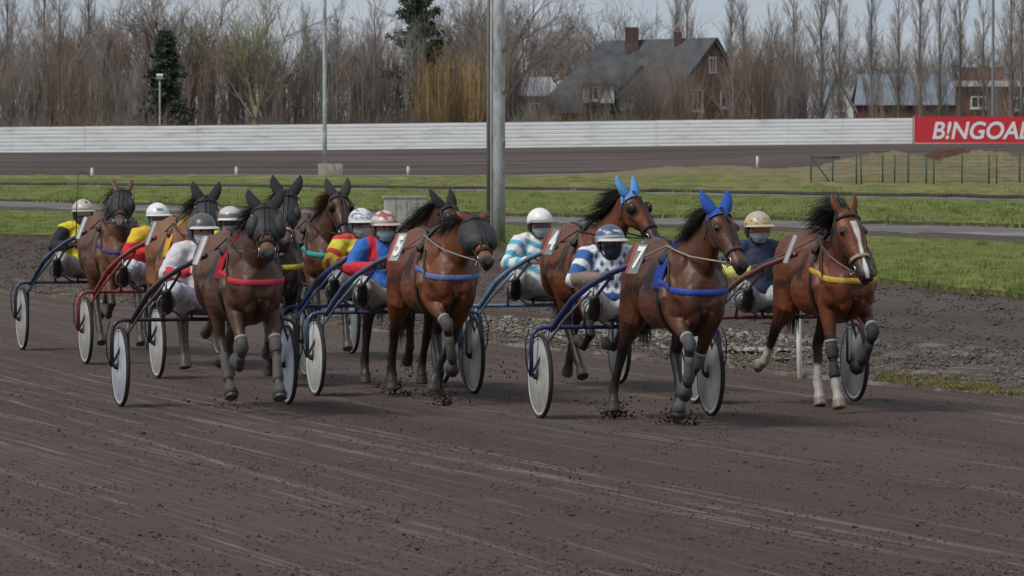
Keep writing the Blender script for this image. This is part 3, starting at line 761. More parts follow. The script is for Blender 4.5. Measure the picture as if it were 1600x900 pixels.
    # ---- leg boots
    bm_ = mat("boot_%s" % str(boot_c), boot_c, .75, .3, noise=.35, nscale=18, bump=.002, bscale=90)
    for s in boots:
        J = fr.get(s) or hn.get(s)
        if s in fr:
            E, K, F, Pp, H = J
            g = MB(); g.limb([E.lerp(K, .84), E.lerp(K, .93), K, K.lerp(F, .14), K.lerp(F, .22)], [(.049, .053), (.052, .056), (.055, .060), (.048, .054), (.043, .049)], rnd=False, n=16); g.build("knee_boot", bm_, root)
            g = MB(); g.limb([E.lerp(K, .78), E.lerp(K, .83)], [(.053, .058), (.053, .057)], rnd=False, n=16); g.build("boot_lining", M_fleece, root)
        else:
            Hp, S, K, F, Pp, H = J
        g = MB(); g.limb([K.lerp(F, .36), K.lerp(F, .55), K.lerp(F, .8), F, F.lerp(Pp, .3)] if s not in socks else [K.lerp(F, u) for u in (.34, .45, .58, .70, .78)], [(.038, .045), (.038, .046), (.041, .048), (.048, .055), (.042, .048)], rnd=False, n=16); g.build("shin_boot", bm_, root)
        if s in socks: continue
        g = MB(); g.limb([F.lerp(Pp, .55), Pp, Pp.lerp(H, .55)], [(.040, .044), (.048, .053), (.063, .071)], rnd=False, n=16); g.build("bell_boot", bm_, root)
    return root, fm, fr, hn

# ------------------------------------------------------------------ sulkies
def sulky(label, loc, rz, paint_c, paint_d, disc_c=(.45, .45, .43), seat_c=(.03, .03, .032), width=.735):
    root = thing("sulky", label, "sulky", loc, rz, "sulkies in the race")
    pm = mat("sulky_%s" % str(paint_c), paint_c, .35, .5, metal=.3, noise=.2, nscale=9); pd = mat("sulky_%s" % str(paint_d), paint_d, .35, .5, metal=.3, noise=.2, nscale=9)
    dm = mat("disc_%s" % str(disc_c), disc_c, .55, .4, noise=.16, nscale=5, col2=(disc_c[0] * .55, disc_c[1] * .5, disc_c[2] * .46), c2lo=.48, c2hi=.75, c2scale=4)
    rad = .345; W = width
    for sd in (-1, 1):
        c = V((0, sd * W, rad))
        circ = lambda r, y, n=40: [c + V((r * math.cos(2 * math.pi * k / n), y, r * math.sin(2 * math.pi * k / n))) for k in range(n)]
        g = MB(); g.rings([circ(.10, -.020), circ(.305, -.011), circ(.312, -.006), circ(.312, .006), circ(.305, .011), circ(.10, .020), circ(.03, .026), circ(.03, -.026)], cap=False, closed=True)
        w = g.build("wheel", dm, root)
        g = MB(); g.rings([circ(.303, -.013), circ(.324, -.016), circ(.324, .016), circ(.303, .013)], cap=False, closed=True); g.build("rim", M_rim, w)
        g = MB(); rr = []
        for k in range(10):
            a = 2 * math.pi * k / 10; rr.append(circ(.331 + .016 * math.cos(a), .0195 * math.sin(a), 44))
        g.rings(rr, cap=False, closed=True); g.build("tyre", M_tyre, w)
        g = MB(); g.limb([c + V((0, -.062, 0)), c + V((0, -.03, 0)), c + V((0, .03, 0)), c + V((0, .062, 0))], [.016, .030, .030, .016], side=V((1, 0, 0)), rnd=False); g.build("hub", M_black, w)
    # one bent axle tube across both wheels with outer fork legs
    zb = .745; o = W + .075
    def arc(sd): return [(0, sd * o, rad), (0, sd * o, .60), (0, sd * (o - .012), .69), (0, sd * (o - .045), .73), (0, sd * (o - .10), zb), (0, sd * (W - .12), zb)]
    g = MB(); g.tube(arc(-1) + arc(1)[::-1], .0175, 10); g.build("axle_arch", pm, root)
    for sd in (-1, 1):
        i = W - .068
        g = MB(); g.tube([(0, sd * i, rad), (0, sd * i, .62), (0, sd * i, zb)], .012, 8); g.build("fork_leg", pd, root)
        g = MB(); pts = [(-.03, sd * .63, .73), (.05, sd * .625, .765), (.18, sd * .60, .86), (.36, sd * .56, .985), (.60, sd * .49, 1.10), (.95, sd * .41, 1.21), (1.30, sd * .355, 1.280), (1.50, sd * .335, 1.315), (1.56, sd * .33, 1.325)]
        sp = []
        for k in range(len(pts) - 1):
            for t in (0, .5): sp.append(V(pts[k]).lerp(V(pts[k + 1]), t))
        sp.append(V(pts[-1])); g.tube(sp, [.026] * 8 + [.024] * (len(sp) - 8), 10); g.build("shaft", pm, root)
        g = MB(); g.tube([(0, sd * (o + .004), rad), (.10, sd * .70, .62), (.26, sd * .60, .82), (.62, sd * .485, 1.06)], .0115, 8); g.build("strut", pd, root)
        g = MB(); g.tube([(.0, sd * .36, zb), (.36, sd * .45, .90), (.90, sd * .40, 1.17)], .0135, 8); g.build("brace", pm, root)
        g = MB(); cc = V((.66, sd * .475, .90))
        g.tube([cc + V((.03 * math.sin(a), .075 * math.cos(a), .085 * math.sin(a))) for a in (2 * math.pi * k / 18 for k in range(18))], .0085, 8, True)
        g.tube([cc + V((0, 0, .08)), (.66, sd * .475, 1.10)], .010, 8)
        g.build("stirrup", M_steel_dull, root)
        g = MB(); g.tube([(0.0, sd * (o + .02), .735), (.02, sd * (o + .055), .62), (.02, sd * (o + .05), .46), (.0, sd * (o + .01), rad)], .006, 6); g.build("cable", M_black, root)
    g = MB(); rr = []
    for x, hw, z0, z1 in ((-.22, .10, .80, .84), (-.17, .17, .785, .845), (0, .19, .78, .83), (.12, .15, .785, .825), (.17, .08, .79, .815)):
        rr.append([V((x, hw * math.cos(a) if abs(math.cos(a)) > .3 else hw * math.cos(a), (z0 + z1) / 2 + (z1 - z0) / 2 * math.sin(a))) for a in (2 * math.pi * k / 16 for k in range(16))])
    g.rings(rr); g.build("seat", mat("seat_%s" % str(seat_c), seat_c, .6, .4, noise=.2, nscale=12), root)
    g = MB()
    for y in (-.11, .11): g.tube([(0, y, zb), (-.02, y, .79)], .014, 8); g.tube([(0, y, zb), (.22, y * 2.2, .77), (.36, y * 4.05, .90)], .010, 8)
    g.build("seat_bracket", pd, root)
    return root

# ------------------------------------------------------------------ drivers
def lerpc(C, m, c): C[:] = C * (1 - m[:, None]) + np.array(c) * m[:, None]
def driver(label, loc, rz, oy=0.0, ox=0.0, jacket=None, base=(.7, .7, .7), trousers=(.55, .53, .5), helmet=(.7, .7, .7), helm_fn=None, mask_c=None, goggles=None, lens=(.02, .015, .015), glove=(.03, .03, .033),
           boots=(.02, .018, .017), head_yaw=0, head_dz=0, lean=0.0, skin=(.42, .24, .18), chin=(.02, .02, .03), peak=(.62, .6, .55), arm_dz=0.0, full_visor=False, dirt=.35):
    root = thing("person", label, "driver", loc, rz, "sulky drivers in the race")
    O = V((ox, oy, 0))
    pel = V((-.03, 0, .91)) + O; wai = V((-.07 + lean * .3, 0, 1.07)) + O; che = V((-.06 + lean * .7, 0, 1.24)) + O; nck = V((-.03 + lean, 0, 1.385)) + O; hd = V((.02 + lean, 0, 1.505 + head_dz)) + O
    sh = {s: V((-.05 + lean, s * .185, 1.335)) + O for s in (-1, 1)}
    el = {s: V((.08 + lean * .5, s * .335, 1.13 + arm_dz)) + O for s in (-1, 1)}
    wr = {s: V((.31 + lean * .5, s * .165, 1.165 + arm_dz)) + O for s in (-1, 1)}
    hip = {s: V((-.01, s * .10, .90)) + O for s in (-1, 1)}
    kn = {s: V((.36, s * .34, 1.0)) + V((0, oy * .5, 0)) for s in (-1, 1)}
    an = {s: V((.62, s * .455, .875)) for s in (-1, 1)}
    toe = {s: V((.735, s * .49, .985)) for s in (-1, 1)}
    yw = Matrix.Rotation(R(head_yaw), 3, 'Z')
    hp = lambda x, y, z: hd + yw @ V((x, y, z))
    # --- body: one skin from head to hands and feet
    b = MB()
    b.limb([pel, wai, che, nck + V((0, 0, -.08))], [(.145, .105), (.13, .10), (.155, .105), (.10, .075)])
    b.limb([nck + V((-.005, 0, -.06)), nck + V((0, 0, .03)), hd + V((-.015, 0, -.05))], [(.062, .062), (.055, .057), (.056, .06)])
    b.ell(hp(-.012, 0, .025), (.098, .077, .10), yw); b.ell(hp(.025, 0, -.045), (.070, .060, .075), yw)
    b.ell(hp(.092, 0, -.012), (.020, .014, .028), yw); b.ell(hp(.055, 0, -.098), (.030, .032, .022), yw)
    b.ell(hp(.082, 0, -.062), (.014, .026, .010), yw)
    for s in (-1, 1):
        b.ell(hp(-.01, s * .077, -.01), (.022, .010, .033), yw); b.ell(hp(.062, s * .040, -.028), (.026, .024, .020), yw)
        b.limb([sh[s] + V((0, -s * .03, 0)), sh[s].lerp(el[s], .5), el[s], el[s].lerp(wr[s], .35), wr[s]], [.052, .045, .038, .038, .025])
        b.limb([hip[s], hip[s].lerp(kn[s], .5), kn[s], kn[s].lerp(an[s], .3), an[s]], [.085, .07, .052, .050, .036])
        b.limb([an[s] + V((-.03, 0, -.02)), an[s].lerp(toe[s], .5), toe[s]], [(.036, .034), (.040, .034), (.036, .022)])
        # hand: palm, four fingers curled round the rein, thumb from the side of the palm
        f = (wr[s] - el[s]).normalized(); up = V((0, 0, 1)); ac = f.cross(up).normalized() * -s; up = ac.cross(f) * (1 if ac.cross(f).z > 0 else -1)
        pc = wr[s] + f * .045
        b.limb([wr[s], pc, pc + f * .035], [(.022, .026), (.018, .040), (.016, .040)], side=ac)
        for k in range(4):
            ln = (.030, .034, .032, .026)[k]; q = pc + f * .036 + up * (.030 - .020 * k)
            a1 = q + f * ln * .9 - ac * .004; a2 = a1 - ac * -.0 + (-s) * V((0, -1, 0)) * 0 - ac * .0 + (f * .004) + (ac * -1) * .024; a3 = a2 - f * .026
            b.limb([q - f * .015, q, a1, a2, a3], [.0095, .0098, .0095, .009, .0078], side=up, n=8)
        th = pc + up * .030; b.limb([th - f * .02, th + f * .012 + up * .008 - ac * .010, th + f * .036 - ac * .022], [.012, .011, .009], side=up, n=8)
    me = fuse(b, .0085, 3, .5); P = coords(me); C = np.tile(np.array(skin), (len(P), 1))
    for s in (-1, 1):
        dd = np.linalg.norm(P - np.array(wr[s] + (wr[s] - el[s]).normalized() * .05), axis=1); lerpc(C, (dd < .14) * 1.0, glove)
        dd, t = seg_dist(P, an[s], toe[s]); lerpc(C, (dd < .09) * 1.0, boots)
    hz = P - np.array(hp(.09, 0, -.062)); lerpc(C, smooth(.028, .018, np.sqrt(hz[:, 1] ** 2 + (hz[:, 2] * 3) ** 2 + hz[:, 0] ** 2)), (skin[0] * .75, skin[1] * .5, skin[2] * .5))
    paint(me, C); link("body", me, M_skin, root)
    # --- boots
    for s in (-1, 1):
        g = MB(); g.limb([kn[s].lerp(an[s], .55), an[s], an[s] + V((.0, 0, -.02))], [.058, .055, .05]); g.limb([an[s] + V((-.045, 0, -.035)), an[s].lerp(toe[s], .5) + V((.01, 0, -.01)), toe[s] + V((.02, 0, .02))], [(.047, .045), (.052, .045), (.045, .028)])
        q = fuse(g, .012, 3); link("boot", q, mat("bootl_%s" % str(boots), boots, .5, .4, noise=.3, nscale=15), root)
    # --- trousers
    g = MB(); g.ell(pel + V((0, 0, -.01)), (.155, .185, .12))
    for s in (-1, 1):
        g.limb([hip[s], hip[s].lerp(kn[s], .35), hip[s].lerp(kn[s], .8), kn[s] + V((.01, 0, .01)), kn[s].lerp(an[s], .3), kn[s].lerp(an[s], .72)], [(.125, .115), (.118, .112), (.092, .090), (.085, .085), (.082, .082), (.066, .066)])
    me = fuse(g, .013, 4); wrinkle(me, .005, 17, root['label']); P = coords(me); C = np.tile(np.array(trousers), (len(P), 1))
    for s in (-1, 1):
        dd, t = seg_dist(P, kn[s], an[s]); lerpc(C, smooth(.16, .06, dd) * .5 * smooth(0, .8, t + .2 * np.sin(P[:, 0] * 40)), (.12, .10, .09))
    paint(me, C); link("trousers", me, M_dirty_cloth, root)
    # --- jacket
    g = MB()
    g.limb([pel + V((0, 0, .04)), wai, che, nck + V((-.01, 0, -.04))], [(.180, .140), (.178, .140), (.195, .140), (.125, .10)], n=16)
    g.limb([nck + V((-.01, 0, -.06)), nck + V((0, 0, .005))], [(.085, .08), (.070, .07)], rnd=False)
    for s in (-1, 1):
        g.limb([sh[s] + V((0, -s * .07, .01)), sh[s], sh[s].lerp(el[s], .5), el[s], el[s].lerp(wr[s], .4), el[s].lerp(wr[s], .93)], [(.085, .085), (.088, .088), (.080, .078), (.072, .070), (.066, .064), (.042, .042)])
    me = fuse(g, .0125, 4); wrinkle(me, .0055, 15, root['label']); P = coords(me); C = np.tile(np.array(base), (len(P), 1))
    info = dict(P=P, rel=P - np.array(O), sh=sh, el=el, wr=wr)
    arm = np.full(len(P), 9.0); ua = np.zeros(len(P)); sid = np.sign(P[:, 1] - oy)
    for s in (-1, 1):
        d1, t1 = seg_dist(P, sh[s], el[s]); d2, t2 = seg_dist(P, el[s], wr[s]); m = np.minimum(d1, d2) < .105
        tt = np.where(d1 < d2, t1, 1 + t2); ok = m & (sid == s) & (np.abs(P[:, 1] - oy) > .15)
        fw = ok | ((d2 < .09) & (d2 < d1)); ua = np.where(fw, tt, ua); arm = np.where(fw, np.minimum(d1, d2), arm)
    info['arm'] = arm < 9; info['t'] = ua; info['s'] = sid
    if jacket: jacket(C, info)
    paint(me, C.astype(np.float32)); link("jacket", me, M_cloth, root)
    # --- helmet with peak and chin strap
    g = MB(); nu, nv = 28, 12; rx, ry, rz_ = .142, .120, .122; hc = hp(-.012, 0, .035)
    vs, fs = [], []
    for k in (0, 1):
        sc = 1 - .10 * k
        for i in range(nv + 1):
            for j in range(nu):
                a = 2 * math.pi * j / nu; lim = 92 + 24 * (0.5 - 0.5 * math.cos(a)) ** 1.0
                th = R(lim) * i / nv
                vs.append(hc + yw @ V((rx * sc * math.sin(th) * math.cos(a), ry * sc * math.sin(th) * math.sin(a), rz_ * sc * math.cos(th))))
    n1 = (nv + 1) * nu
    for k in (0, 1):
        for i in range(nv):
            for j in range(nu):
                q = (k * n1 + i * nu + j, k * n1 + i * nu + (j + 1) % nu, k * n1 + (i + 1) * nu + (j + 1) % nu, k * n1 + (i + 1) * nu + j)
                fs.append(q)
    for j in range(nu): fs.append((nv * nu + j, nv * nu + (j + 1) % nu, n1 + nv * nu + (j + 1) % nu, n1 + nv * nu + j))
    g.add(vs, fs); PP = np.array([tuple(yw.transposed() @ (V(v) - hc)) for v in vs]); C = np.tile(np.array(helmet), (len(PP), 1))
    if helm_fn: helm_fn(C, PP)
    g2 = bpy.data.meshes.new("helmet"); g2.from_pydata(g.v, [], g.f); g2.validate(); paint(g2, C.astype(np.float32)); h = link("helmet", g2, M_helmet, root)
    g = MB(); rr = []
    for i in range(15):
        a = R(-62 + 124 * i / 14); d = yw @ V((math.cos(a), math.sin(a), 0)); e = V((d.x, d.y, 0))
        cdir = yw @ V((rx * .97 * math.cos(a), ry * .99 * math.sin(a), 0)); ext = .055 * math.cos(a * .8) ** .6
        base_ = hc + cdir + V((0, 0, .004)); tip = base_ + e * ext + V((0, 0, -.018))
        rr.append([base_ + V((0, 0, .006)), tip + V((0, 0, .004)), tip + V((0, 0, -.004)), base_ + V((0, 0, -.008))])
    g.rings(rr); g.build("peak", mat("peak_%s" % str(peak), peak, .45, .4, noise=.1), h)
    cm = mat("chin_%s" % str(chin), chin, .6, .3)
    for s in (-1, 1):
        g = MB(); g.limb([hp(-.035, s * .098, .03), hp(-.03, s * .096, -.03), hp(-.012, s * .088, -.065)], [(.014, .050), (.016, .045), (.012, .028)], side=V((0, 1, 0)), n=10); g.build("ear_guard", cm, h)
    g = MB(); g.tube([hp(-.0, -.088, -.05), hp(.02, -.074, -.095), hp(.05, -.03, -.128), hp(.05, .03, -.128), hp(.02, .074, -.095), hp(0, .088, -.05)], .007, 6); g.build("chin_strap", cm, h)
    def facepatch(name, m, z0, z1, amax, off, n=16, nz=7, bulge=0):
        g = MB(); rings = []
        def surf(a, z, o):
            zz = z; rxx = .088 + o - .9 * max(0, -zz - .075) + bulge * math.cos(a) * .5; ryy = .075 + o - .6 * max(0, -zz - .06)
            return hp(.012 + rxx * math.cos(a), ryy * math.sin(a), zz)
        rows = []
        for i in range(nz):
            z = z0 + (z1 - z0) * i / (nz - 1); rows.append([surf(R(-amax + 2 * amax * j / (n - 1)), z, off) for j in range(n)])
        rows2 = [[surf(R(-amax + 2 * amax * j / (n - 1)), z0 + (z1 - z0) * i / (nz - 1), off - .010) for j in range(n)] for i in range(nz)]
        rg = [r + q[::-1] for r, q in zip(rows, rows2)]
        g.rings(rg); return g.build(name, m, root)
    if mask_c: facepatch("face_mask", mat("mask_%s" % str(mask_c), mask_c, .9, .2, noise=.12, nscale=60, bump=.003, bscale=50), -.122, -.030, 72, .010, bulge=.022)
    if goggles:
        gm = mat("goggle_%s" % str(goggles), goggles, .4, .4); facepatch("goggle_frame", gm, -.032, .035, 80, .014)
        facepatch("goggle_lens", mat("lens_%s" % str(lens), lens, .12, .6), -.022, .025, 52, .019)
    else:
        for s in (-1, 1):
            e = MB(); e.ell(hp(.072, s * .031, .008), (.013, .016, .010), yw); e.build("eye", M_eye, root)
            e = MB(); e.limb([hp(.083, s * .012, .026), hp(.084, s * .030, .031), hp(.072, s * .050, .026)], [.005, .006, .004]); e.build("eyebrow", M_brow, root)
    return root

def wrinkle(me, amp, freq, seed):
    """cloth folds: push the skin in and out in slanting ripples"""
    P = coords(me).copy(); r = np.random.default_rng(abs(sum(map(ord, str(seed)))) % 9999)
    N = np.empty(len(P) * 3, dtype=np.float32); me.vertices.foreach_get("normal", N); N = N.reshape(-1, 3)
    h = np.zeros(len(P))
    for k in range(7):
        d = r.normal(size=3); d /= np.linalg.norm(d); ph = r.uniform(0, 6.28)
        w = np.sin(P @ d * freq * r.uniform(1.5, 4.5) + ph + 1.6 * np.sin(P @ r.normal(size=3) * freq * .7)); h += np.abs(w) * .5 + w * .25
    P += N * ((h - h.mean()) / h.std() * amp * .6)[:, None]
    me.vertices.foreach_set("co", P.astype(np.float32).ravel()); me.update()

# ------------------------------------------------------------------ masts, posts, block, wire fence
M_galv = mat("galvanised", (.43, .445, .45), .55, .45, metal=.25, noise=.22, nscale=2.2, col2=(.22, .22, .215), c2lo=.46, c2hi=.62, c2scale=4.5, stretch=(1, 1, .30))
M_conc = mat("concrete", (.34, .32, .29), .9, .2, noise=.22, nscale=3, col2=(.22, .21, .19), c2scale=1.2, bump=.01, bscale=15)
M_white = mat("white_paint", (.68, .67, .64), .6, .3, noise=.15, nscale=6)
M_lamp = mat("lamp_housing", (.55, .56, .57), .4, .4)
def mast(label, x, y, z, h, r0, r1, block=None, lamps=2, conduit=False, m=None):
    root = thing("light_mast", label, "light mast", (x, y, z), 0)
    g = MB(); n = 20; rr = []
    for t in np.linspace(0, 1, 9): rr.append([V(((r0 + (r1 - r0) * t) * math.cos(2 * math.pi * k / n), (r0 + (r1 - r0) * t) * math.sin(2 * math.pi * k / n), h * t + (block[2] if block else 0))) for k in range(n)])
    g.rings(rr); g.build("pole", m or M_galv, root)
    top = h + (block[2] if block else 0)
    if block:
        g = MB(); g.box((block[3], 0, block[2] / 2), block[:3]); g.build("base_block", M_conc, root, smooth=False)
    if conduit:
        g = MB(); g.tube([(-r0 - .015, -.08, -.1), (-(r0 + (r1 - r0) * .5) - .02, -.06, h * .5), (-r1 - .02, -.05, h * .95)], .022, 8); g.build("conduit", M_white, root)
        for zc in (2.2, 3.35, 4.3, 5.6, 6.9):
            g = MB(); g.limb([(r0 * .75, -r0 * .60, zc), (r0 * .80, -r0 * .70, zc + .10)], [.035, .03]); g.build("bracket", M_steel_dull, root)
        g = MB(); g.limb([(-r0 - .075, .12, -.1), (-r1 - .075, .12, h * .98)], [.052, .042], rnd=False, n=10); g.build("stay_pole", mat("old_pole", (.27, .26, .25), .8, .2, noise=.3, nscale=3, stretch=(1, 1, .2)), root)
    for k in range(lamps):
        g = MB(); xo = (k - (lamps - 1) / 2) * .7; g.box((xo, -.15, top + .15), (.55, .30, .36), Matrix.Rotation(R(25), 3, 'X')); g.build("floodlight", M_lamp, root, smooth=False)
    if lamps:
        g = MB(); g.box((0, 0, top), (.7 * lamps, .10, .08)); g.build("crossbar", M_galv, root, smooth=False)
    return root
p = ground(779, 389); mast("thick grey galvanised mast standing in the grass behind the racing horses", p.x, p.y, .12, 13.5, .152, .125, lamps=3, conduit=True)
mast("slim grey mast rising from a concrete block before the far bend", at(507.5, 392), 392, .25, 16, .16, .12, block=(1.75, 1.4, 1.0, .42), lamps=2)
mast("short white-headed floodlight mast behind the hoarding by the dark conifer", at(250, 468), 468, 1.8, 6.6, .09, .07, lamps=1)
mast("tall thin dark mast behind the red advertising board", at(1551, 474), 474, 2.4, 17, .15, .11, lamps=2, m=mat("dark_mast", (.17, .175, .18), .6, .4))
def post(name, label, cat, p, h, w, m, group=None, lean=0.0):
    root = thing(name, label, cat, p, 0, group)
    g = MB(); g.tube([(0, 0, -.2), (lean, 0, h - w * .4), (lean, 0, h)], [w / 2, w / 2, w * .36], 10); g.build("shaft", m, root)
    g = MB(); g.limb([(lean, 0, h - .02), (lean, 0, h + .015)], [w * .54, w * .40], rnd=False, n=10); g.build("cap", m, root)
    return root
p = ground(1251, 591); post("rail_post", "single white marker post in the stony verge beside the bay with the white blaze", "post", p, .60, .052, M_white, lean=-.02)
for px, d, h, lb in ((144, 398, .62, "small white distance peg before the far bend, above the whip of the leftmost driver"), (369.5, 402, .6, "small white distance peg before the far bend, left of the slim mast"),
                     (638, 405, .55, "small white distance peg before the far bend, between slim mast and thick mast"), (1183.5, 408, .85, "small white distance peg before the far bend, left of the dry grass mound")):
    x = at(px, d); post("distance_peg", lb, "peg", (x, d, float(zf(x, d)) + .25), h, .22, M_white, "pegs along the far bend")
p = ground(633, 359); c_ = thing("concrete_block", "weathered pale concrete block in the grass behind the yellow and red driver", "block", (p.x, p.y, .14), R(8))
g = MB()
for k in range(4): g.box((-.42 + k * .29, 0, .37), (.275, .55, .75 + .02 * (k % 2)))
g.build("slab", mat("old_concrete", (.40, .38, .34), .9, .2, noise=.25, nscale=3, col2=(.19, .18, .16), c2lo=.48, c2hi=.66, c2scale=3.5, stretch=(1.5, 1, .4), bump=.01, bscale=12), c_, smooth=False)
g = MB(); g.box((0, 0, .775), (1.22, .60, .06)); g.build("capping", M_conc, c_, smooth=False)
# green wire fence round the mound
M_green = mat("green_wire", (.045, .075, .055), .6, .3)
D = 300; f_root = thing("wire_fence", "green wire mesh fence with thin posts round the dry grass mound", "fence", (at(1267, D), D, .2))
def fx(px): return at(px, D) - at(1267, D)
posts = [1267, 1301, 1338, 1353, 1379, 1405, 1419, 1455, 1459, 1503, 1545, 1566, 1593, 1640, 1690]
for k, px in enumerate(posts):
    back = .9 if px in (1353, 1405, 1455, 1566) else 0
    g = MB(); g.tube([(fx(px), back * 4, -.2), (fx(px) - (.08 if px == 1353 else 0), back * 4, 1.75 + .1 * (k % 3 == 0))], .045, 8); g.build("post", M_green, f_root)
g = MB(); g.tube([(fx(1267), 0, 1.62), (fx(1312), 0, 1.62)], .05, 6); g.build("rail", M_green, f_root)
g = MB(); g.tube([(fx(1270), 0, 1.5), (fx(1300), 0, .1)], .035, 6); g.build("stay", M_green, f_root)
g = MB()
for zc in np.arange(.1, 1.75, .20): g.tube([(fx(1267), -.05, zc), (fx(1690), -.05, zc)], .007, 4)
for xx in np.arange(fx(1267), fx(1690), .17): g.tube([(xx, -.05, .05), (xx, -.05, 1.7)], .0055, 4)
g.build("mesh_wires", M_green, f_root)

# ------------------------------------------------------------------ houses behind the hoarding
M_brick = mat("brick", (.175, .080, .060), .9, .15, noise=.22, nscale=2.5, col2=(.105, .062, .053), c2scale=.8)
M_slate = mat("slate", (.072, .080, .090), .75, .3, noise=.25, nscale=1.2, col2=(.05, .055, .06), c2scale=.5)
M_slate2 = mat("blue_slate", (.16, .19, .225), .7, .3, noise=.18, nscale=.8)
M_render = mat("render", (.60, .585, .56), .8, .2, noise=.1, nscale=1)
M_glass = mat("glass", (.025, .03, .035), .12, .6)
DH = 520.0
def hx(px, d=DH): return at(px, d)
def hz(py, d=DH): return zat(py, d)
def slab(mb, pts, th):
    """thick roof plane from four corners"""
    pts = [V(p) for p in pts]; n = (pts[1] - pts[0]).cross(pts[2] - pts[0]).normalized()
    if n.z < 0: n = -n
    mb.add(pts + [p + n * th for p in pts], [(0, 1, 2, 3), (4, 5, 6, 7), (0, 1, 5, 4), (1, 2, 6, 5), (2, 3, 7, 6), (3, 0, 4, 7)])
def window(root, x, y, z, w, h, rot=0.0, mullion=True):
    Mx = Matrix.Rotation(rot, 3, 'Z'); c = V((x, y, z)); fw = .14
    g = MB()
    for d, s in (((-w / 2 + fw / 2, 0, 0), (fw, .16, h)), ((w / 2 - fw / 2, 0, 0), (fw, .16, h)), ((0, 0, h / 2 - fw / 2), (w - 2 * fw, .16, fw)), ((0, 0, -h / 2 + fw / 2), (w - 2 * fw, .16, fw))): g.box(c + Mx @ V(d), s, Mx)
    if mullion: g.box(c, (.10, .14, h - 2 * fw), Mx)
    f = g.build("window", M_render, root, smooth=False)
    g = MB(); g.box(c + Mx @ V((0, .03, 0)), (w - 2 * fw, .05, h - 2 * fw), Mx); g.build("pane", M_glass, f, smooth=False)
    g = MB(); g.box(c + Mx @ V((0, -.10, -h / 2 - .05)), (w + .2, .30, .09), Mx); g.build("sill", M_render, f, smooth=False)
# brick house: long slate roof towards us, brick gable on the right
hb = thing("brick_house", "brick house with big dark slate roof, two chimneys and white windows", "house", (hx(1000), DH, 0))
ox = hx(1000)
X = lambda px, d=DH: at(px, d) - ox
zr, ze, zg = hz(62), hz(152), -.3
# the gable is turned about 40 degrees towards us
P0 = V((X(1055), -2.0, 0)); gd = V((math.cos(R(22)), math.sin(R(22)), 0)); gw = 9.4
rd = V((-gd.y, gd.x, 0)) * 1.0; rdir = V((-math.cos(R(14)), math.sin(R(14)) * 2.2, 0)).normalized()
apx = X(1116); ap = V((apx, .6, zr)); Lr = 12.0
gl = V((X(1042), -2.6, ze - .9)); gr = V((X(1178), 3.2, ze - .9))
g = MB(); tk = V((-.35, .5, 0))
base = [V((gl.x, gl.y, zg)), V((gr.x, gr.y, zg)), gr, ap + V((0, 0, -.2)), gl]
g.add(base + [p + V((-7.0, 3.2, 0)) for p in base], [(0, 1, 2, 3, 4), (5, 6, 7, 8, 9), (0, 1, 6, 5), (1, 2, 7, 6), (2, 3, 8, 7), (3, 4, 9, 8), (4, 0, 5, 9)])
g.build("wall", M_brick, hb, smooth=False)
rl = V((X(942), 4.0, zr - .15)); el_ = V((X(826), .6, ze - 1.9)); er = gl + V((-.25, -.45, -.2)); aa = ap + V((.3, -.3, .1))
g = MB(); slab(g, [er, aa, rl, el_], .18); slab(g, [aa, gr + V((.4, .1, -.3)), gr + V((-10.5, 4.8, -.3)), rl], .18); rf = g.build("roof", M_slate, hb, smooth=False)
for px, w_, y_, zt in ((988, 1.3, 2.4, 42), (1060, .75, 1.4, 50)):
    g = MB(); g.box((X(px), y_, (hz(zt) + zr - 3.0) / 2), (w_, 1.0, hz(zt) - zr + 3.0)); g.build("chimney", mat("sooty_brick", (.095, .062, .053), .9, .1, noise=.2, nscale=2), rf, smooth=False)
g = MB(); g.box((X(1060), 1.4, hz(50) + .25), (.45, .45, .5)); g.build("chimney_pot", mat("terracotta", (.24, .10, .07), .8), rf, smooth=False)
rake = V(gr - ap)
for a_, b_ in ((ap, gl), (ap, gr)):
    g = MB(); g.tube([a_ + V((.1, -.25, .02)), b_ + V((.1, -.25, -.05))], .14, 6); g.build("barge_board", M_slate, hb)
ga = math.atan2(gr.y - gl.y, gr.x - gl.x)
def gp_(px, py):                       # a point on the gable
    t = (X(px) - gl.x) / (gr.x - gl.x); p = gl.lerp(gr, t); return (p.x + .02, p.y - .12, hz(py))
window(hb, *gp_(1113, 101), .85, 1.5, ga); window(hb, *gp_(1089, 157), 1.3, 2.1, ga); window(hb, *gp_(1134, 155), 1.2, 1.7, ga)
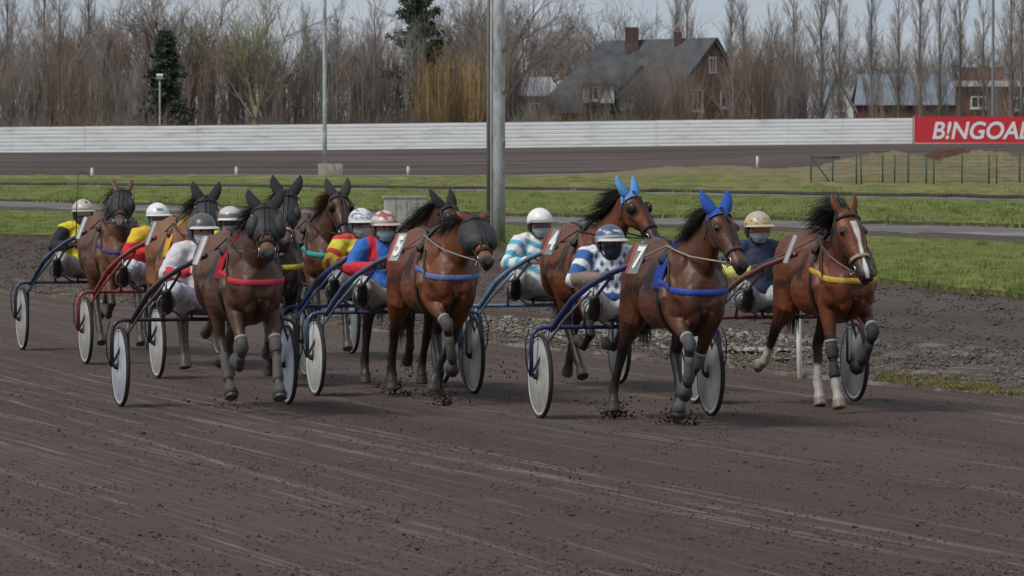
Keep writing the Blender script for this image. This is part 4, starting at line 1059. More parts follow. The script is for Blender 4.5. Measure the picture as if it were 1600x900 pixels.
# dormer on the slope
dm_ = MB(); dx = X(935); dz = hz(147); dm_.box((dx, -.9, dz), (2.9, 3.2, 1.75)); d_o = dm_.build("dormer", M_render, hb, smooth=False)
g = MB(); g.box((dx, -1.1, dz + .95), (3.4, 3.6, .18)); g.build("dormer_roof", M_slate, d_o, smooth=False)
window(hb, X(926), -2.56, dz + .05, 1.1, 1.4, 0); 
g = MB(); slab(g, [V((X(950), -1.3, hz(158))), V((X(1002), .2, hz(102))), V((X(1010), .8, hz(104))), V((X(1035), -1.6, hz(168)))], .15); g.build("porch_roof", M_slate, hb, smooth=False)
g = MB(); g.box((X(952), -1.0, (hz(176) + zg) / 2), (X(1035) - X(850), 1.6, hz(178) - zg)); g.build("front_wall", mat("dark_brick", (.085, .055, .045), .9, .15, noise=.2, nscale=2), hb, smooth=False)
def house(name, label, px0, px1, d, py_ridge, py_eave, wallm, roofm, gable=None, wins=(), flat=False):
    x0, x1 = at(px0, d), at(px1, d); cx = (x0 + x1) / 2; w = x1 - x0; r_ = thing(name, label, "house", (cx, d, 0)); zr_, ze_ = zat(py_ridge, d), zat(py_eave, d); dep = 7.0
    g = MB()
    if gable:
        pr = [V((-w / 2, 0, -.3)), V((w / 2, 0, -.3)), V((w / 2, 0, ze_)), V((w * gable, 0, zr_)), V((-w / 2, 0, ze_))]
        g.add(pr + [p + V((0, dep, 0)) for p in pr], [(0, 1, 2, 3, 4), (5, 6, 7, 8, 9), (0, 1, 6, 5), (1, 2, 7, 6), (2, 3, 8, 7), (3, 4, 9, 8), (4, 0, 5, 9)]); g.build("wall", wallm, r_, smooth=False)
        g = MB()
        for sx, zz in ((-w / 2 - .3, ze_ - .3), (w / 2 + .3, ze_ - .3)): slab(g, [V((sx, -.3, zz)), V((w * gable, -.3, zr_)), V((w * gable, dep, zr_)), V((sx, dep, zz))], .16)
        g.build("roof", roofm, r_, smooth=False)
    else:
        g.box((0, dep / 2, (ze_ - .3) / 2), (w, dep, ze_ + .3)); g.build("wall", wallm, r_, smooth=False); g = MB()
        if flat:
            g.box((0, dep / 2 - .2, ze_ + .2), (w + .8, dep + .8, zr_ - ze_)); rf_ = g.build("roof", roofm, r_, smooth=False)
        else:
            slab(g, [V((-w / 2 - .3, -.4, ze_)), V((w / 2 + .3, -.4, ze_)), V((w / 2 - .4, dep / 2, zr_)), V((-w / 2 + .4, dep / 2, zr_))], .16)
            slab(g, [V((-w / 2 - .3, dep + .4, ze_)), V((w / 2 + .3, dep + .4, ze_)), V((w / 2 - .4, dep / 2, zr_)), V((-w / 2 + .4, dep / 2, zr_))], .16); rf_ = g.build("roof", roofm, r_, smooth=False)
    for px, py, ww, hh in wins: window(r_, at(px, d) - cx, -.10, zat(py, d), ww, hh)
    return r_
house("grey_house", "small pale-roofed house half hidden left of the big brick house", 806, 868, 540, 122, 152, M_slate2, mat("pale_roof", (.30, .33, .36), .6, .4, noise=.1), wins=((835, 170, 1.0, 1.2),))
house("white_gable_house", "white gabled house behind bare poplars right of the brick house", 1289, 1333, 545, 122, 172, M_render, M_slate2, gable=-.12, wins=((1312, 165, .9, 1.1),))
house("slate_roof_house", "long blue-grey slate roofed house behind the bare poplars", 1338, 1500, 560, 117, 166, M_brick, M_slate2)
house("flat_roof_house", "low brick house with a white flat roof edge behind the advertising board", 1502, 1680, 530, 125, 134, M_brick, M_render, flat=True, wins=((1528, 160, 1.5, 1.2), (1588, 162, 1.4, 1.3)))
g = MB(); g.box((at(1535, 534) - at(1591, 530), 5, zat(118, 534)), (4.2, 2.0, 1.6)); g.build("roof_house", M_brick, bpy.data.objects["flat_roof_house"], smooth=False)

# ------------------------------------------------------------------ trees
def twigs(mb, p, d, ln, r, depth, rs, spread, up, nb, taper=.6, seg=3, kink=.12, minr=.012):
    """one branch as a thin three-sided prism, then its side branches"""
    pts = [V(p)]; dd = V(d).normalized()
    for k in range(seg):
        dd = (dd + V((rs.uniform(-kink, kink), rs.uniform(-kink, kink), rs.uniform(-kink, kink) + up))).normalized(); pts.append(pts[-1] + dd * ln / seg)
    rings = []
    a = V((1, 0, 0)) if abs(dd.x) < .8 else V((0, 1, 0)); s1 = dd.cross(a).normalized(); s2 = dd.cross(s1)
    r1 = max(r * taper * .6, minr * .55)
    for k, q in enumerate(pts):
        rr = r + (r1 - r) * k / seg
        rings.append([q + s1 * (rr * math.cos(t)) + s2 * (rr * math.sin(t)) for t in (0, 2.09, 4.19)])
    vs = [v for q in rings for v in q]; fs = []
    for k in range(seg):
        for j in range(3): fs.append((3 * k + j, 3 * k + (j + 1) % 3, 3 * k + 3 + (j + 1) % 3, 3 * k + 3 + j))
    mb.add(vs, fs)
    if depth <= 0: return
    n = nb[0] if isinstance(nb, (list, tuple)) else nb
    for k in range(n):
        t = rs.uniform(.22, 1.0); f = t * seg; i = min(int(f), seg - 1); q = pts[i].lerp(pts[i + 1], f - i)
        az = rs.uniform(0, 6.283); tg = (pts[i + 1] - pts[i]).normalized(); e1 = tg.cross(V((.3, .5, .8))).normalized(); e2 = tg.cross(e1)
        sp = spread * rs.uniform(.6, 1.25); nd = tg * math.cos(sp) + (e1 * math.cos(az) + e2 * math.sin(az)) * math.sin(sp)
        twigs(mb, q, nd, ln * rs.uniform(.42, .68) * (1.1 - .35 * t), max(r * .5 * (1 - .4 * t), minr), depth - 1, rs, spread, up, nb[1:] if isinstance(nb, (list, tuple)) else nb, taper, max(2, seg - 1), kink, minr)
def bark(name, c, n=.25): return mat(name, c, .9, .15, noise=n, nscale=.5)
TB = dict(poplar=bark("poplar_bark", (.22, .185, .155)), brown=bark("brown_twigs", (.20, .155, .125)), red=bark("reddish_twigs", (.225, .175, .148)), grey=bark("grey_twigs", (.195, .178, .16)), amber=bark("amber_twigs", (.285, .195, .095)), moss=bark("mossy_twigs", (.19, .175, .105)))
def proto(kind, tone, seed):
    rs = random.Random(seed); root = thing(kind, "tree", "tree", (0, 0, -100))
    t = MB(); c = MB(); m = TB[tone]
    if kind == "poplar_tree":
        H = 17.0; t.limb([(0, 0, -.3), (.05, 0, 4), (.1, .05, 9), (.05, 0, 14), (.05, 0, H)], [.24, .19, .13, .07, .02], n=8, rnd=False)
        for k in range(62):
            z = rs.uniform(1.6, 15.5); az = rs.uniform(0, 6.283); L = rs.uniform(2.2, 4.6) * (1.05 - .5 * z / H)
            twigs(c, (0.06, 0, z), (math.cos(az) * .40, math.sin(az) * .40, 1), L, .034, 2, rs, .34, .10, (6, 3), minr=.011)
    elif kind == "sapling_tree":
        H = rs.uniform(8.0, 9.0)
        for k in range(7):
            x, y = rs.uniform(-1.2, 1.2), rs.uniform(-.8, .8); t.limb([(x, y, -.3), (x * 1.05, y, H * .45), (x * 1.2, y * 1.1, H * .92)], [.065, .045, .012], n=6, rnd=False)
            for j in range(17):
                z = rs.uniform(.2, H * .85); az = rs.uniform(0, 6.283); twigs(c, (x * (1 + .2 * z / H), y, z), (math.cos(az) * .34, math.sin(az) * .34, 1), rs.uniform(1.3, 2.8), .020, 1, rs, .36, .06, 5, minr=.011)
    elif kind == "bare_tree":
        H = 13.0; t.limb([(0, 0, -.3), (.1, 0, 2.0), (.0, .1, 4.2)], [.34, .27, .21], n=9, rnd=False)
        for k in range(9):
            az = k * 2.4 + rs.uniform(-.3, .3); sp = rs.uniform(.12, .75); twigs(c, (0.02, .08, rs.uniform(2.6, 4.2)), (math.cos(az) * math.sin(sp), math.sin(az) * math.sin(sp), math.cos(sp)), rs.uniform(5.4, 8.2), .105, 3, rs, .62, .05, (8, 6, 4), kink=.16, minr=.011)
    elif kind == "willow_tree":
        t.limb([(0, 0, -.3), (0, 0, 2.2)], [.30, .26], n=9, rnd=False)
        for k in range(95):
            az = rs.uniform(0, 6.283); sp = rs.uniform(.05, .55); twigs(c, (rs.uniform(-.2, .2), rs.uniform(-.2, .2), rs.uniform(.4, 2.2)), (math.cos(az) * math.sin(sp), math.sin(az) * math.sin(sp), math.cos(sp)), rs.uniform(3.5, 6.5), .024, 1, rs, .28, .02, 8, kink=.10, minr=.011)
    elif kind == "bush":
        for k in range(60):
            az = rs.uniform(0, 6.283); sp = rs.uniform(.1, .9); twigs(c, (rs.uniform(-1, 1), rs.uniform(-.6, .6), 0), (math.cos(az) * math.sin(sp), math.sin(az) * math.sin(sp), math.cos(sp)), rs.uniform(1.6, 3.4), .02, 1, rs, .5, .03, 7, kink=.16, minr=.011)
    if t.v: t.build("trunk", m, root)
    c.build("crown", m, root, smooth=False)
    return root
def needle_tree(name, label, px, d, py_top, wid, shape, seed, c=(.050, .074, .044), z0=1.2, n=5200):
    rs = random.Random(seed); H = zat(py_top, d) - z0; root = thing(name, label, "tree", (at(px, d), d, z0))
    g = MB(); g.limb([(0, 0, -.4), (.05, 0, H * .5), (0, 0, H * .97)], [.26, .16, .03], n=8, rnd=False); g.build("trunk", TB['brown'], root)
    g = MB(); bl = MB()
    nb = 170
    for k in range(nb):
        t = (k + .5) / nb; z = H * (.06 + .92 * t); L = wid * shape(t) * rs.uniform(.65, 1.12); az = rs.uniform(0, 6.283); dp = -.18 + .5 * t
        d_ = V((math.cos(az), math.sin(az), dp)); bl.tube([(0, 0, z), d_ * L + V((0, 0, z))], [.035, .008], 4)
        for j in range(int(n / nb)):
            f = rs.uniform(.05, 1) ** .75; p = V((0, 0, z)) + d_ * (L * f) + V((rs.gauss(0, .12 + .22 * (1 - f)), rs.gauss(0, .12 + .22 * (1 - f)), rs.gauss(-.05, .14)))
            s_ = rs.uniform(.18, .42); a = V((rs.uniform(-1, 1), rs.uniform(-1, 1), rs.uniform(-.6, .3))).normalized(); b_ = a.cross(V((rs.uniform(-1, 1), rs.uniform(-1, 1), rs.uniform(-1, 1)))).normalized()
            g.add([p - b_ * s_ * .30, p + b_ * s_ * .30, p + a * s_], [(0, 1, 2)])
    bl.build("branches", TB['brown'], root); g.build("crown", mat("needles_%s" % str(c), c, .8, .2, noise=.45, nscale=1.2), root, smooth=False)
    return root
def leafy_bush(name, label, px, d, z0, w, h, c, seed, group=None, n=1300):
    rs = random.Random(seed); root = thing(name, label, "bush", (at(px, d), d, z0), 0, group)
    g = MB(); st = MB()
    lob = [(rs.uniform(-.7, .7) * w / 2, rs.uniform(-.5, .5) * w / 2, rs.uniform(.35, .72) * h, rs.uniform(.24, .42) * min(w, h * 1.2)) for _ in range(9)]
    for x, y, z, r in lob:
        st.tube([(x * .3, y * .3, -.2), (x, y, z)], [.04, .012], 4)
        for k in range(int(n / 9)):
            q = V((rs.gauss(0, 1), rs.gauss(0, 1), rs.gauss(0, 1))).normalized() * r * rs.uniform(.45, 1.1); p = V((x, y, z)) + q
            if p.z < -.1: continue
            s_ = rs.uniform(.10, .24); a = V((rs.uniform(-1, 1), rs.uniform(-1, 1), rs.uniform(-.5, 1))).normalized(); b_ = a.cross(V((rs.uniform(-1, 1), rs.uniform(-1, 1), rs.uniform(-1, 1)))).normalized()
            g.add([p - b_ * s_ * .35, p + a * s_ * .45, p + b_ * s_ * .35, p - a * s_ * .45], [(0, 1, 2, 3)])
    st.build("stems", TB['brown'], root); g.build("foliage", mat("leaf_%s" % str(c), c, .7, .25, noise=.45, nscale=1.5), root, smooth=False)
PR = {}
for kind, tone, sd in (("poplar_tree", 'poplar', 1), ("poplar_tree", 'grey', 2), ("sapling_tree", 'red', 3), ("sapling_tree", 'brown', 4), ("sapling_tree", 'grey', 12), ("bare_tree", 'grey', 5), ("bare_tree", 'brown', 6), ("bare_tree", 'moss', 7), ("sapling_tree", 'amber', 8), ("willow_tree", 'red', 9), ("bush", 'brown', 10), ("bush", 'moss', 11)):
    PR[(kind, tone)] = proto(kind, tone, sd)
used = set()
rt = random.Random(99)
def plant(kind, tone, px, d, sc, label, group, z=1.5, wide=1.0):
    src = PR[(kind, tone)]
    if (kind, tone) in used: o = dup(src, (at(px, d), d, z), rt.uniform(0, 6.28), (sc * wide, sc * wide, sc))
    else:
        used.add((kind, tone)); o = src; o.location = (at(px, d), d, z); o.rotation_euler = (0, 0, rt.uniform(0, 6.28)); o.scale = (sc * wide, sc * wide, sc)
    tag(o, label, "tree" if kind != "bush" else "bush", group); return o
TONE = dict(red="reddish", brown="brown", grey="greyish", amber="amber", moss="mossy", poplar="pale brown")
# slim poplars standing above the rest
for px, d, top in ((12, 535, -60), (70, 545, -50), (95, 540, -30), (140, 530, -70), (478, 520, 12), (528, 525, 14), (585, 540, 5), (660, 545, -12), (1057, 545, -20), (1073, 540, -25), (1143, 500, -15), (1160, 506, 5), (1205, 500, 20), (1240, 505, -12),
                   (1283, 498, -40), (1312, 505, -22), (1362, 500, -28), (1403, 505, -5), (1437, 498, -40), (1468, 508, -30), (1499, 500, -50), (1535, 512, 4), (1580, 500, -55), (1597, 510, -20), (735, 540, -14), (-40, 530, -30), (1640, 505, -20), (1690, 510, -30)):
    h = zat(top, d) - 1.2; tone = 'poplar' if rt.random() < .6 else 'grey'
    left = px < 800
    plant("poplar_tree", tone, px, d, h / 17.0, "%s bare columnar poplar %s" % (TONE[tone], "in the tree belt left of the thick mast" if left else "rising right of or beside the brick house"), "bare poplars on the left behind the hoarding" if left else "bare poplars on the right behind the hoarding", 1.2, rt.uniform(.8, 1.15))
# broad bare trees
for px, d, top, tone, w in ((226, 498, -10, 'brown', .95), (292, 496, -16, 'brown', 1.05), (335, 500, 12, 'grey', .9), (400, 484, -12, 'moss', .95), (445, 492, 22, 'grey', .85), (25, 530, 30, 'brown', 1.0), (110, 525, 22, 'red', 1.0), (560, 530, 60, 'brown', .9), (595, 525, 22, 'grey', .85), (735, 510, -22, 'brown', 1.05), (775, 520, -20, 'grey', 1.1),
                            (822, 560, -10, 'grey', 1.0), (850, 545, 25, 'brown', .9), (905, 560, 24, 'brown', 1.0), (945, 565, 18, 'grey', 1.1), (1000, 570, 26, 'grey', 1.0), (1140, 530, 52, 'brown', 1.0), (1195, 525, 62, 'brown', 1.0), (1262, 580, 60, 'grey', .8), (1350, 585, 62, 'brown', .9), (1395, 590, 66, 'grey', 1.0), (1450, 590, 72, 'brown', .9), (1490, 585, 62, 'grey', .9), (1580, 580, 52, 'brown', 1.0), (975, 486, 66, 'grey', .55), (925, 490, 84, 'brown', .5), (1030, 503, 82, 'brown', .55), (1085, 500, 92, 'brown', .5), (180, 530, 40, 'grey', 1.0)):
    h = zat(top, d) - 1.2
    if ("bare_tree", tone) not in PR: tone = 'brown'
    plant("bare_tree", tone, px, d, h / 12.2, "%s bare spreading tree %s" % (TONE[tone], "in the belt left of the thick mast" if px < 770 else "behind or beside the houses"), "bare spreading trees left of the thick mast" if px < 770 else "bare spreading trees around the houses", 1.0, w)
# the brushy screen of young stems along the hoarding
k = 0
for row, d0 in enumerate((484, 496, 508)):
    px = -30 + row * 14
    while px < 1640:
        d = d0 + rt.uniform(-4, 4)
        gap = (812 < px < 1150) or (px > 1255)
        if gap and (row > 0 or rt.random() < (.55 if px < 1250 else .80)): px += 24; continue
        tone = rt.choice(['red', 'grey', 'brown', 'grey', 'brown'])
        top = ((92 if 195 < px < 480 else 66) + 20 * math.sin(px * .011 + row) + 16 * math.sin(px * .047 + row * 2) + rt.uniform(-26, 26)) if not gap else rt.uniform(96, 140)
        h = zat(top, d) - 1.2
        plant("sapling_tree", tone, px, d, h / 8.6, "%s clump of tall bare saplings %s" % (TONE[tone], "in the brushwood screen left of the brick house" if px < 1000 else "in the brushwood right of the brick house"), "bare sapling clumps left of the house" if px < 1000 else "bare sapling clumps right of the house", 1.0, rt.uniform(.8, 1.1) if not gap else .55)
        px += rt.uniform(28, 40)
for px, d, top, w in ((662, 483, 92, 1.0), (684, 480, 78, 1.0), (708, 482, 72, 1.05), (732, 481, 86, 1.0), (752, 486, 100, .9)):
    plant("sapling_tree", 'amber', px, d, (zat(top, d) - 1.2) / 8.6, "amber twigged willow in the belt between the slim mast and the thick mast", "amber willows left of the thick mast", 1.0, w)
for px, d, top, w in ((850, 492, 130, .8), (1010, 490, 118, .9), (1060, 494, 128, .8), (1168, 488, 92, 1.0), (1225, 492, 100, 1.0), (790, 496, 78, 1.0)):
    plant("willow_tree", 'red', px, d, (zat(top, d) - 1.2) / 7.6, "reddish many-stemmed bare shrub in front of the houses", "reddish bare shrubs before the houses", 1.0, w)
for j in range(40):
    px = rt.uniform(-20, 1250); tone = rt.choice(['brown', 'moss']); plant("bush", tone, px, 475 + rt.uniform(-2, 5), rt.uniform(.8, 1.25), "low %s bare bush just behind the hoarding" % TONE[tone], "low bare bushes behind the hoarding", 1.7)
needle_tree("conifer_tree", "dark green conifer behind the hoarding beside the short floodlight mast", 258, 479, 46, 3.1, lambda t: (1 - t) ** .62 * (.9 + .15 * math.sin(t * 23)) + .06, 3, n=12000)
needle_tree("conifer_tree", "thin dark conifer left of the short floodlight mast", 172, 500, 58, .62, lambda t: (1 - t) ** .5 * .9 + .1, 4, n=2600)
needle_tree("cedar_tree", "tall dark cedar with tiered branches between slim mast and thick mast", 655, 489, -16, 4.3, lambda t: (.55 + .55 * abs(math.sin(t * 16))) * (1.05 - t) ** .45 * (.35 + .65 * smooth(.2, .45, t)), 5, n=15000)
needle_tree("conifer_tree", "narrow dark conifer right of the slim mast", 552, 500, 86, .55, lambda t: (1 - t) ** .5 * .8 + .15, 6, n=2200)
needle_tree("conifer_tree", "small dark conifer at the right corner of the brick house", 1198, 500, 112, 1.0, lambda t: (1 - t) ** .6 + .1, 7, n=2200)
for j, (px, w, h) in enumerate(((48, 3.2, 2.0), (78, 3.5, 2.6), (108, 3.2, 2.2), (142, 3.6, 2.8), (176, 3.2, 2.3), (205, 3.0, 2.6), (296, 2.6, 2.6), (735, 3.4, 3.2), (1010, 3.0, 3.0), (1222, 3.8, 3.0), (1278, 2.4, 2.6), (1395, 3.0, 1.8), (1545, 3.5, 2.5), (805, 2.5, 2.6))):
    leafy_bush("evergreen_bush", ("dark green ivy bush above the hoarding at the left" if px < 300 else "dark green bush behind the hoarding near the houses"), px, 472 + (j % 3), 1.9, w, h, ((.030, .045, .018), (.022, .036, .018), (.04, .055, .02))[j % 3], 40 + j, "ivy bushes at the left behind the hoarding" if px < 300 else "green bushes near the houses")

# ------------------------------------------------------------------ loose stuff on the ground
def chips(name, label_kind, pts, size, m, seed, flat=.6):
    """many small angular lumps as one mesh"""
    r = np.random.default_rng(seed); P = np.array(pts, dtype=float); n = len(P)
    sz = r.uniform(size[0], size[1], n) * np.where(r.random(n) < .06, 1.9, 1.0)
    base = np.array([(1, 0, 0), (-1, 0, 0), (0, 1, 0), (0, -1, 0), (0, 0, 1), (0, 0, -1)], dtype=float)
    vv = base[None] * r.uniform(.55, 1.0, (n, 6, 1)) + r.normal(0, .18, (n, 6, 3)); az = r.uniform(0, 6.283, n); c, s_ = np.cos(az)[:, None], np.sin(az)[:, None]
    tl = r.uniform(-.7, .7, n)[:, None]; x, y, z = vv[..., 0], vv[..., 1], vv[..., 2]; x, z = x * np.cos(tl) + z * np.sin(tl), z * np.cos(tl) - x * np.sin(tl)
    x, y = x * c - y * s_, x * s_ + y * c; vv = np.stack([x, y, z * flat], -1) * sz[:, None, None] + P[:, None, :]
    fc = np.array([(0, 2, 4), (2, 1, 4), (1, 3, 4), (3, 0, 4), (2, 0, 5), (1, 2, 5), (3, 1, 5), (0, 3, 5)]); ff = (fc[None] + (np.arange(n) * 6)[:, None, None]).reshape(-1).astype(np.int32); nf = n * 8
    me = bpy.data.meshes.new(name); me.vertices.add(n * 6); me.vertices.foreach_set("co", vv.astype(np.float32).ravel()); me.loops.add(nf * 3); me.loops.foreach_set("vertex_index", ff)
    me.polygons.add(nf); me.polygons.foreach_set("loop_start", np.arange(0, nf * 3, 3, dtype=np.int32)); me.update(calc_edges=True); me.validate()
    return tag(link(name, me, m, smooth=False), kind='stuff')
def edge_y(L, x): return float(np.interp(x, L[:, 0], L[:, 1]))
rs = random.Random(5); pts = []
while len(pts) < 2300:
    x = at(rs.uniform(300, 1330), 55); y0, y1 = edge_y(B1, x), edge_y(B2, x); y = y0 + (y1 - y0) * (.12 + .8 * rs.random() ** .8); px = 800 + FPX * x / y
    w = smooth(700, 800, px) * (1 - smooth(1200, 1345, px)) + .06
    if rs.random() < w * (.35 + .65 * (math.sin(x * 2.1) + math.sin(x * 5.3 + y) > -.4)): pts.append((x, y, .06 + .03 * rs.random()))
chips("gravel", "", pts, (.014, .044), mat("pale_stone", (.24, .212, .175), .9, .2, noise=.5, nscale=4.0, col2=(.11, .093, .08), c2lo=.42, c2hi=.6, c2scale=5), 3)
pts = [(x, y, .05) for x, y in ((lambda x: (x, edge_y(B1, x) + rs.random() * max(.2, edge_y(B2, x) - edge_y(B1, x))))(rs.uniform(-8, 8)) for _ in range(1500))]
chips("rubble", "", pts, (.010, .035), mat("dark_stone", (.15, .13, .115), .9, .2, noise=.4, nscale=4), 4)
rr_ = np.random.default_rng(5); n_ = 46000
y_ = 19 / (1 - rr_.random(n_) * .70); x_ = (rr_.random(n_) - .5) * y_ * .21          # thins out with distance
keep = y_ < np.interp(x_, B1[:, 0], B1[:, 1]) - .2; lump = np.sin(x_ * 3.1 + y_ * .7) + np.sin(x_ * 7.3 - y_ * 1.9) + np.sin(y_ * 2.7) + rr_.normal(0, 1.2, n_); keep &= lump > .2
chips("clods", "", np.column_stack([x_, y_, np.full(n_, .002)])[keep], (.0045, .014), mat("clod", (.066, .047, .0395), .95, .1, noise=.55, nscale=11, col2=(.115, .092, .084), c2lo=.52, c2hi=.68, c2scale=9), 5, flat=.7)
dk = rr_.random(n_) < .02; chips("dark_clods", "", np.column_stack([x_, y_, np.full(n_, .006)])[keep & dk], (.006, .017), mat("dark_clod", (.040, .031, .028), .95, .1, noise=.3, nscale=9), 6, flat=.7)
n_ = 26000; x_ = rr_.uniform(-9, 9, n_); t_ = rr_.random(n_); y_ = np.interp(x_, B1[:, 0], B1[:, 1]) * (1 - t_) + np.interp(x_, B2[:, 0], B2[:, 1]) * t_
chips("verge_soil", "", np.column_stack([x_, y_, np.full(n_, .04)]), (.008, .028), mat("verge_clod", (.095, .080, .070), .95, .1, noise=.5, nscale=6, col2=(.17, .15, .13), c2lo=.55, c2hi=.7, c2scale=4), 7, flat=.7)
# blades along the edge of the lawn and beyond
def blades(name, n, fn, m, h, seed, wd=.010):
    r = np.random.default_rng(seed); XY = fn(r, n); n = len(XY); hh = h * r.uniform(.4, 1.2, n); w = wd * r.uniform(.6, 1.5, n); az = r.uniform(0, 6.28, n); ln = r.normal(0, .35, (n, 2)) * hh[:, None]
    vv = np.empty((n, 3, 3)); vv[:, 0, 0] = XY[:, 0] - w * np.cos(az); vv[:, 0, 1] = XY[:, 1] - w * np.sin(az); vv[:, 1, 0] = XY[:, 0] + w * np.cos(az); vv[:, 1, 1] = XY[:, 1] + w * np.sin(az)
    vv[:, :2, 2] = XY[:, 2:3] - .01; vv[:, 2, 0] = XY[:, 0] + ln[:, 0]; vv[:, 2, 1] = XY[:, 1] + ln[:, 1]; vv[:, 2, 2] = XY[:, 2] + hh
    me = bpy.data.meshes.new(name); me.vertices.add(3 * n); me.vertices.foreach_set("co", vv.astype(np.float32).ravel()); me.loops.add(3 * n); me.loops.foreach_set("vertex_index", np.arange(3 * n, dtype=np.int32))
    me.polygons.add(n); me.polygons.foreach_set("loop_start", np.arange(0, 3 * n, 3, dtype=np.int32)); me.update(calc_edges=True); me.validate()
    return tag(link(name, me, m, smooth=False), kind='stuff')
def lawn_pts(r, n):
    j = r.integers(75, 190, n); t = r.random(n) ** 1.7; A, Bq = B3[j % len(B3)], B4[j % len(B4)]; jit = r.random(n)[:, None]
    A2, B2_ = B3[(j + 1) % len(B3)], B4[(j + 1) % len(B4)]; a = A + (A2 - A) * jit; b = Bq + (B2_ - Bq) * jit; p = a + (b - a) * t[:, None]; p[:, 1] += .25
    return np.column_stack([p, np.full(n, .115)])
M_blade = mat("blade", (.150, .188, .045), .7, .2, noise=.40, nscale=2.2, col2=(.22, .205, .06), c2lo=.45, c2hi=.62, c2scale=.8)
def field_pts(r, n):
    j = r.integers(70, 200, n); t = r.random(n) ** 1.3; p = B5[j] + (B6[j] - B5[j]) * t[:, None]; p[:, 0] += r.normal(0, .6, n); return np.column_stack([p, np.full(n, .215)])
def clump(f):
    def g(r, n):
        p = f(r, n // 7); q = np.repeat(p, 7, axis=0); q[:, :2] += r.normal(0, .045, (len(q), 2)); return q
    return g
blades("grass", 210000, clump(lawn_pts), M_blade, .15, 3, .013)
blades("field_grass", 70000, clump(field_pts), M_blade, .24, 8, .035)
def edge_pts(r, n):
    j = r.integers(75, 190, n); p = B3[j] + (B3[(j + 1) % len(B3)] - B3[j]) * r.random(n)[:, None]; p[:, 1] += np.abs(r.normal(0, .4, n)) - .05; return np.column_stack([p, np.full(n, .10)])
def tufts(f, cnt, per, rad):
    def g(r, n):
        p = f(r, cnt); q = np.repeat(p, per, axis=0); q[:, :2] += r.normal(0, rad, (len(q), 2)); return q
    return g
M_tuft = mat("tuft", (.085, .120, .026), .8, .15, noise=.4, nscale=1.5, col2=(.25, .235, .075), c2lo=.50, c2hi=.56, c2scale=.9)
blades("lawn_tufts", 0, tufts(lawn_pts, 2600, 26, .10), M_tuft, .20, 12, .014)
blades("field_tufts", 0, tufts(field_pts, 1500, 24, .22), M_tuft, .34, 13, .035)
def far_pts(r, n):
    j = r.integers(60, 210, n); t = r.random(n); p = B7[j] + (B8[j] - B7[j]) * t[:, None]; p[:, 0] += r.normal(0, .8, n); return np.column_stack([p, np.full(n, .32) + zf(p[:, 0], p[:, 1])])
blades("far_tufts", 0, tufts(far_pts, 1600, 22, .35), mat("dry_tuft", (.12, .12, .035), .9, .15, noise=.4, nscale=.8, col2=(.28, .22, .11), c2lo=.46, c2hi=.58, c2scale=.5), .42, 14, .05)
n_ = 22000; x_ = rr_.uniform(-14, 14, n_); t_ = rr_.random(n_); y_ = np.interp(x_, B2[:, 0], B2[:, 1]) * (1 - t_) + np.interp(x_, B3[:, 0], B3[:, 1]) * t_
chips("inner_clods", "", np.column_stack([x_, y_, np.full(n_, .05)]), (.010, .034), mat("inner_clod", (.074, .053, .044), .95, .1, noise=.5, nscale=5, col2=(.13, .105, .095), c2lo=.52, c2hi=.68, c2scale=5), 15, flat=.6)
blades("edge_grass", 30000, clump(edge_pts), M_blade, .13, 9, .010)
def verge_pts(r, n):
    px = np.concatenate([r.normal(1500, 60, n // 2), r.normal(1410, 18, n // 8), r.normal(60, 60, n // 4), r.normal(1230, 200, n // 8)]); py = np.interp(px, [-1600, -800, 0, 800, 1600, 3200], [340, 388, 455, 541, 625, 800]) - np.abs(r.normal(2, 8, len(px)))
    d = FPX * HCAM / (py - YH); return np.column_stack([(px - 800) / FPX * d, d, np.full(len(px), .04)])
blades("verge_grass", 3600, verge_pts, mat("blade_olive", (.13, .125, .03), .8, .2, noise=.3, nscale=2, col2=(.19, .15, .06), c2scale=1), .022, 4)

# ------------------------------------------------------------------ jackets and helmets
W_, T_ = (.66, .66, .66), (.10, .36, .52)
def j_black_yellow(C, i):                       # yellow body, black sleeves
    lerpc(C, i['arm'] * 1.0 * (i['t'] > .12), (.022, .022, .026))
def j_red_yellow(C, i):
    z = i['P'][:, 2]; lerpc(C, smooth(1.24, 1.27, z) * 1.0, (.62, .40, .03))
def j_plain(C, i): pass
def j_white_red(C, i):
    t = i['t']; a = i['arm'] * 1.0; zig = t + .12 * np.abs(np.sin(i['P'][:, 2] * 40)); lerpc(C, a * smooth(1.18, 1.22, zig) * smooth(1.55, 1.50, zig), (.50, .03, .05)); lerpc(C, a * smooth(1.66, 1.7, zig), (.50, .03, .05))
def j_yellow_red(C, i):
    P, t, a = i['P'], i['t'], i['arm'] * 1.0; c = (.52, .05, .035)
    y = i['rel'][:, 1]; v = P[:, 2] + .35 * np.abs(y); body = 1 - a
    lerpc(C, body * smooth(1.225, 1.235, v) * smooth(1.305, 1.295, v), c); lerpc(C, body * smooth(1.08, 1.09, v) * smooth(1.14, 1.13, v), c)
    for lo in (.45, 1.05, 1.5): lerpc(C, a * smooth(lo, lo + .03, t) * smooth(lo + .24, lo + .21, t), c)
    lerpc(C, smooth(1.365, 1.375, P[:, 2]), c)
def j_blue_red(C, i):
    P, t, a = i['P'], i['t'], i['arm'] * 1.0; c = (.50, .025, .04); y = i['rel'][:, 1]; body = 1 - a
    lerpc(C, a * smooth(.93, .98, t), c)
    lerpc(C, body * smooth(.045, .035, np.abs(np.abs(y) - .115)) * smooth(1.17, 1.19, P[:, 2]), c)
    lerpc(C, body * smooth(.055, .045, np.abs(y - .02) + np.abs(P[:, 2] - 1.16) * .6) * (P[:, 0] > 0), c)
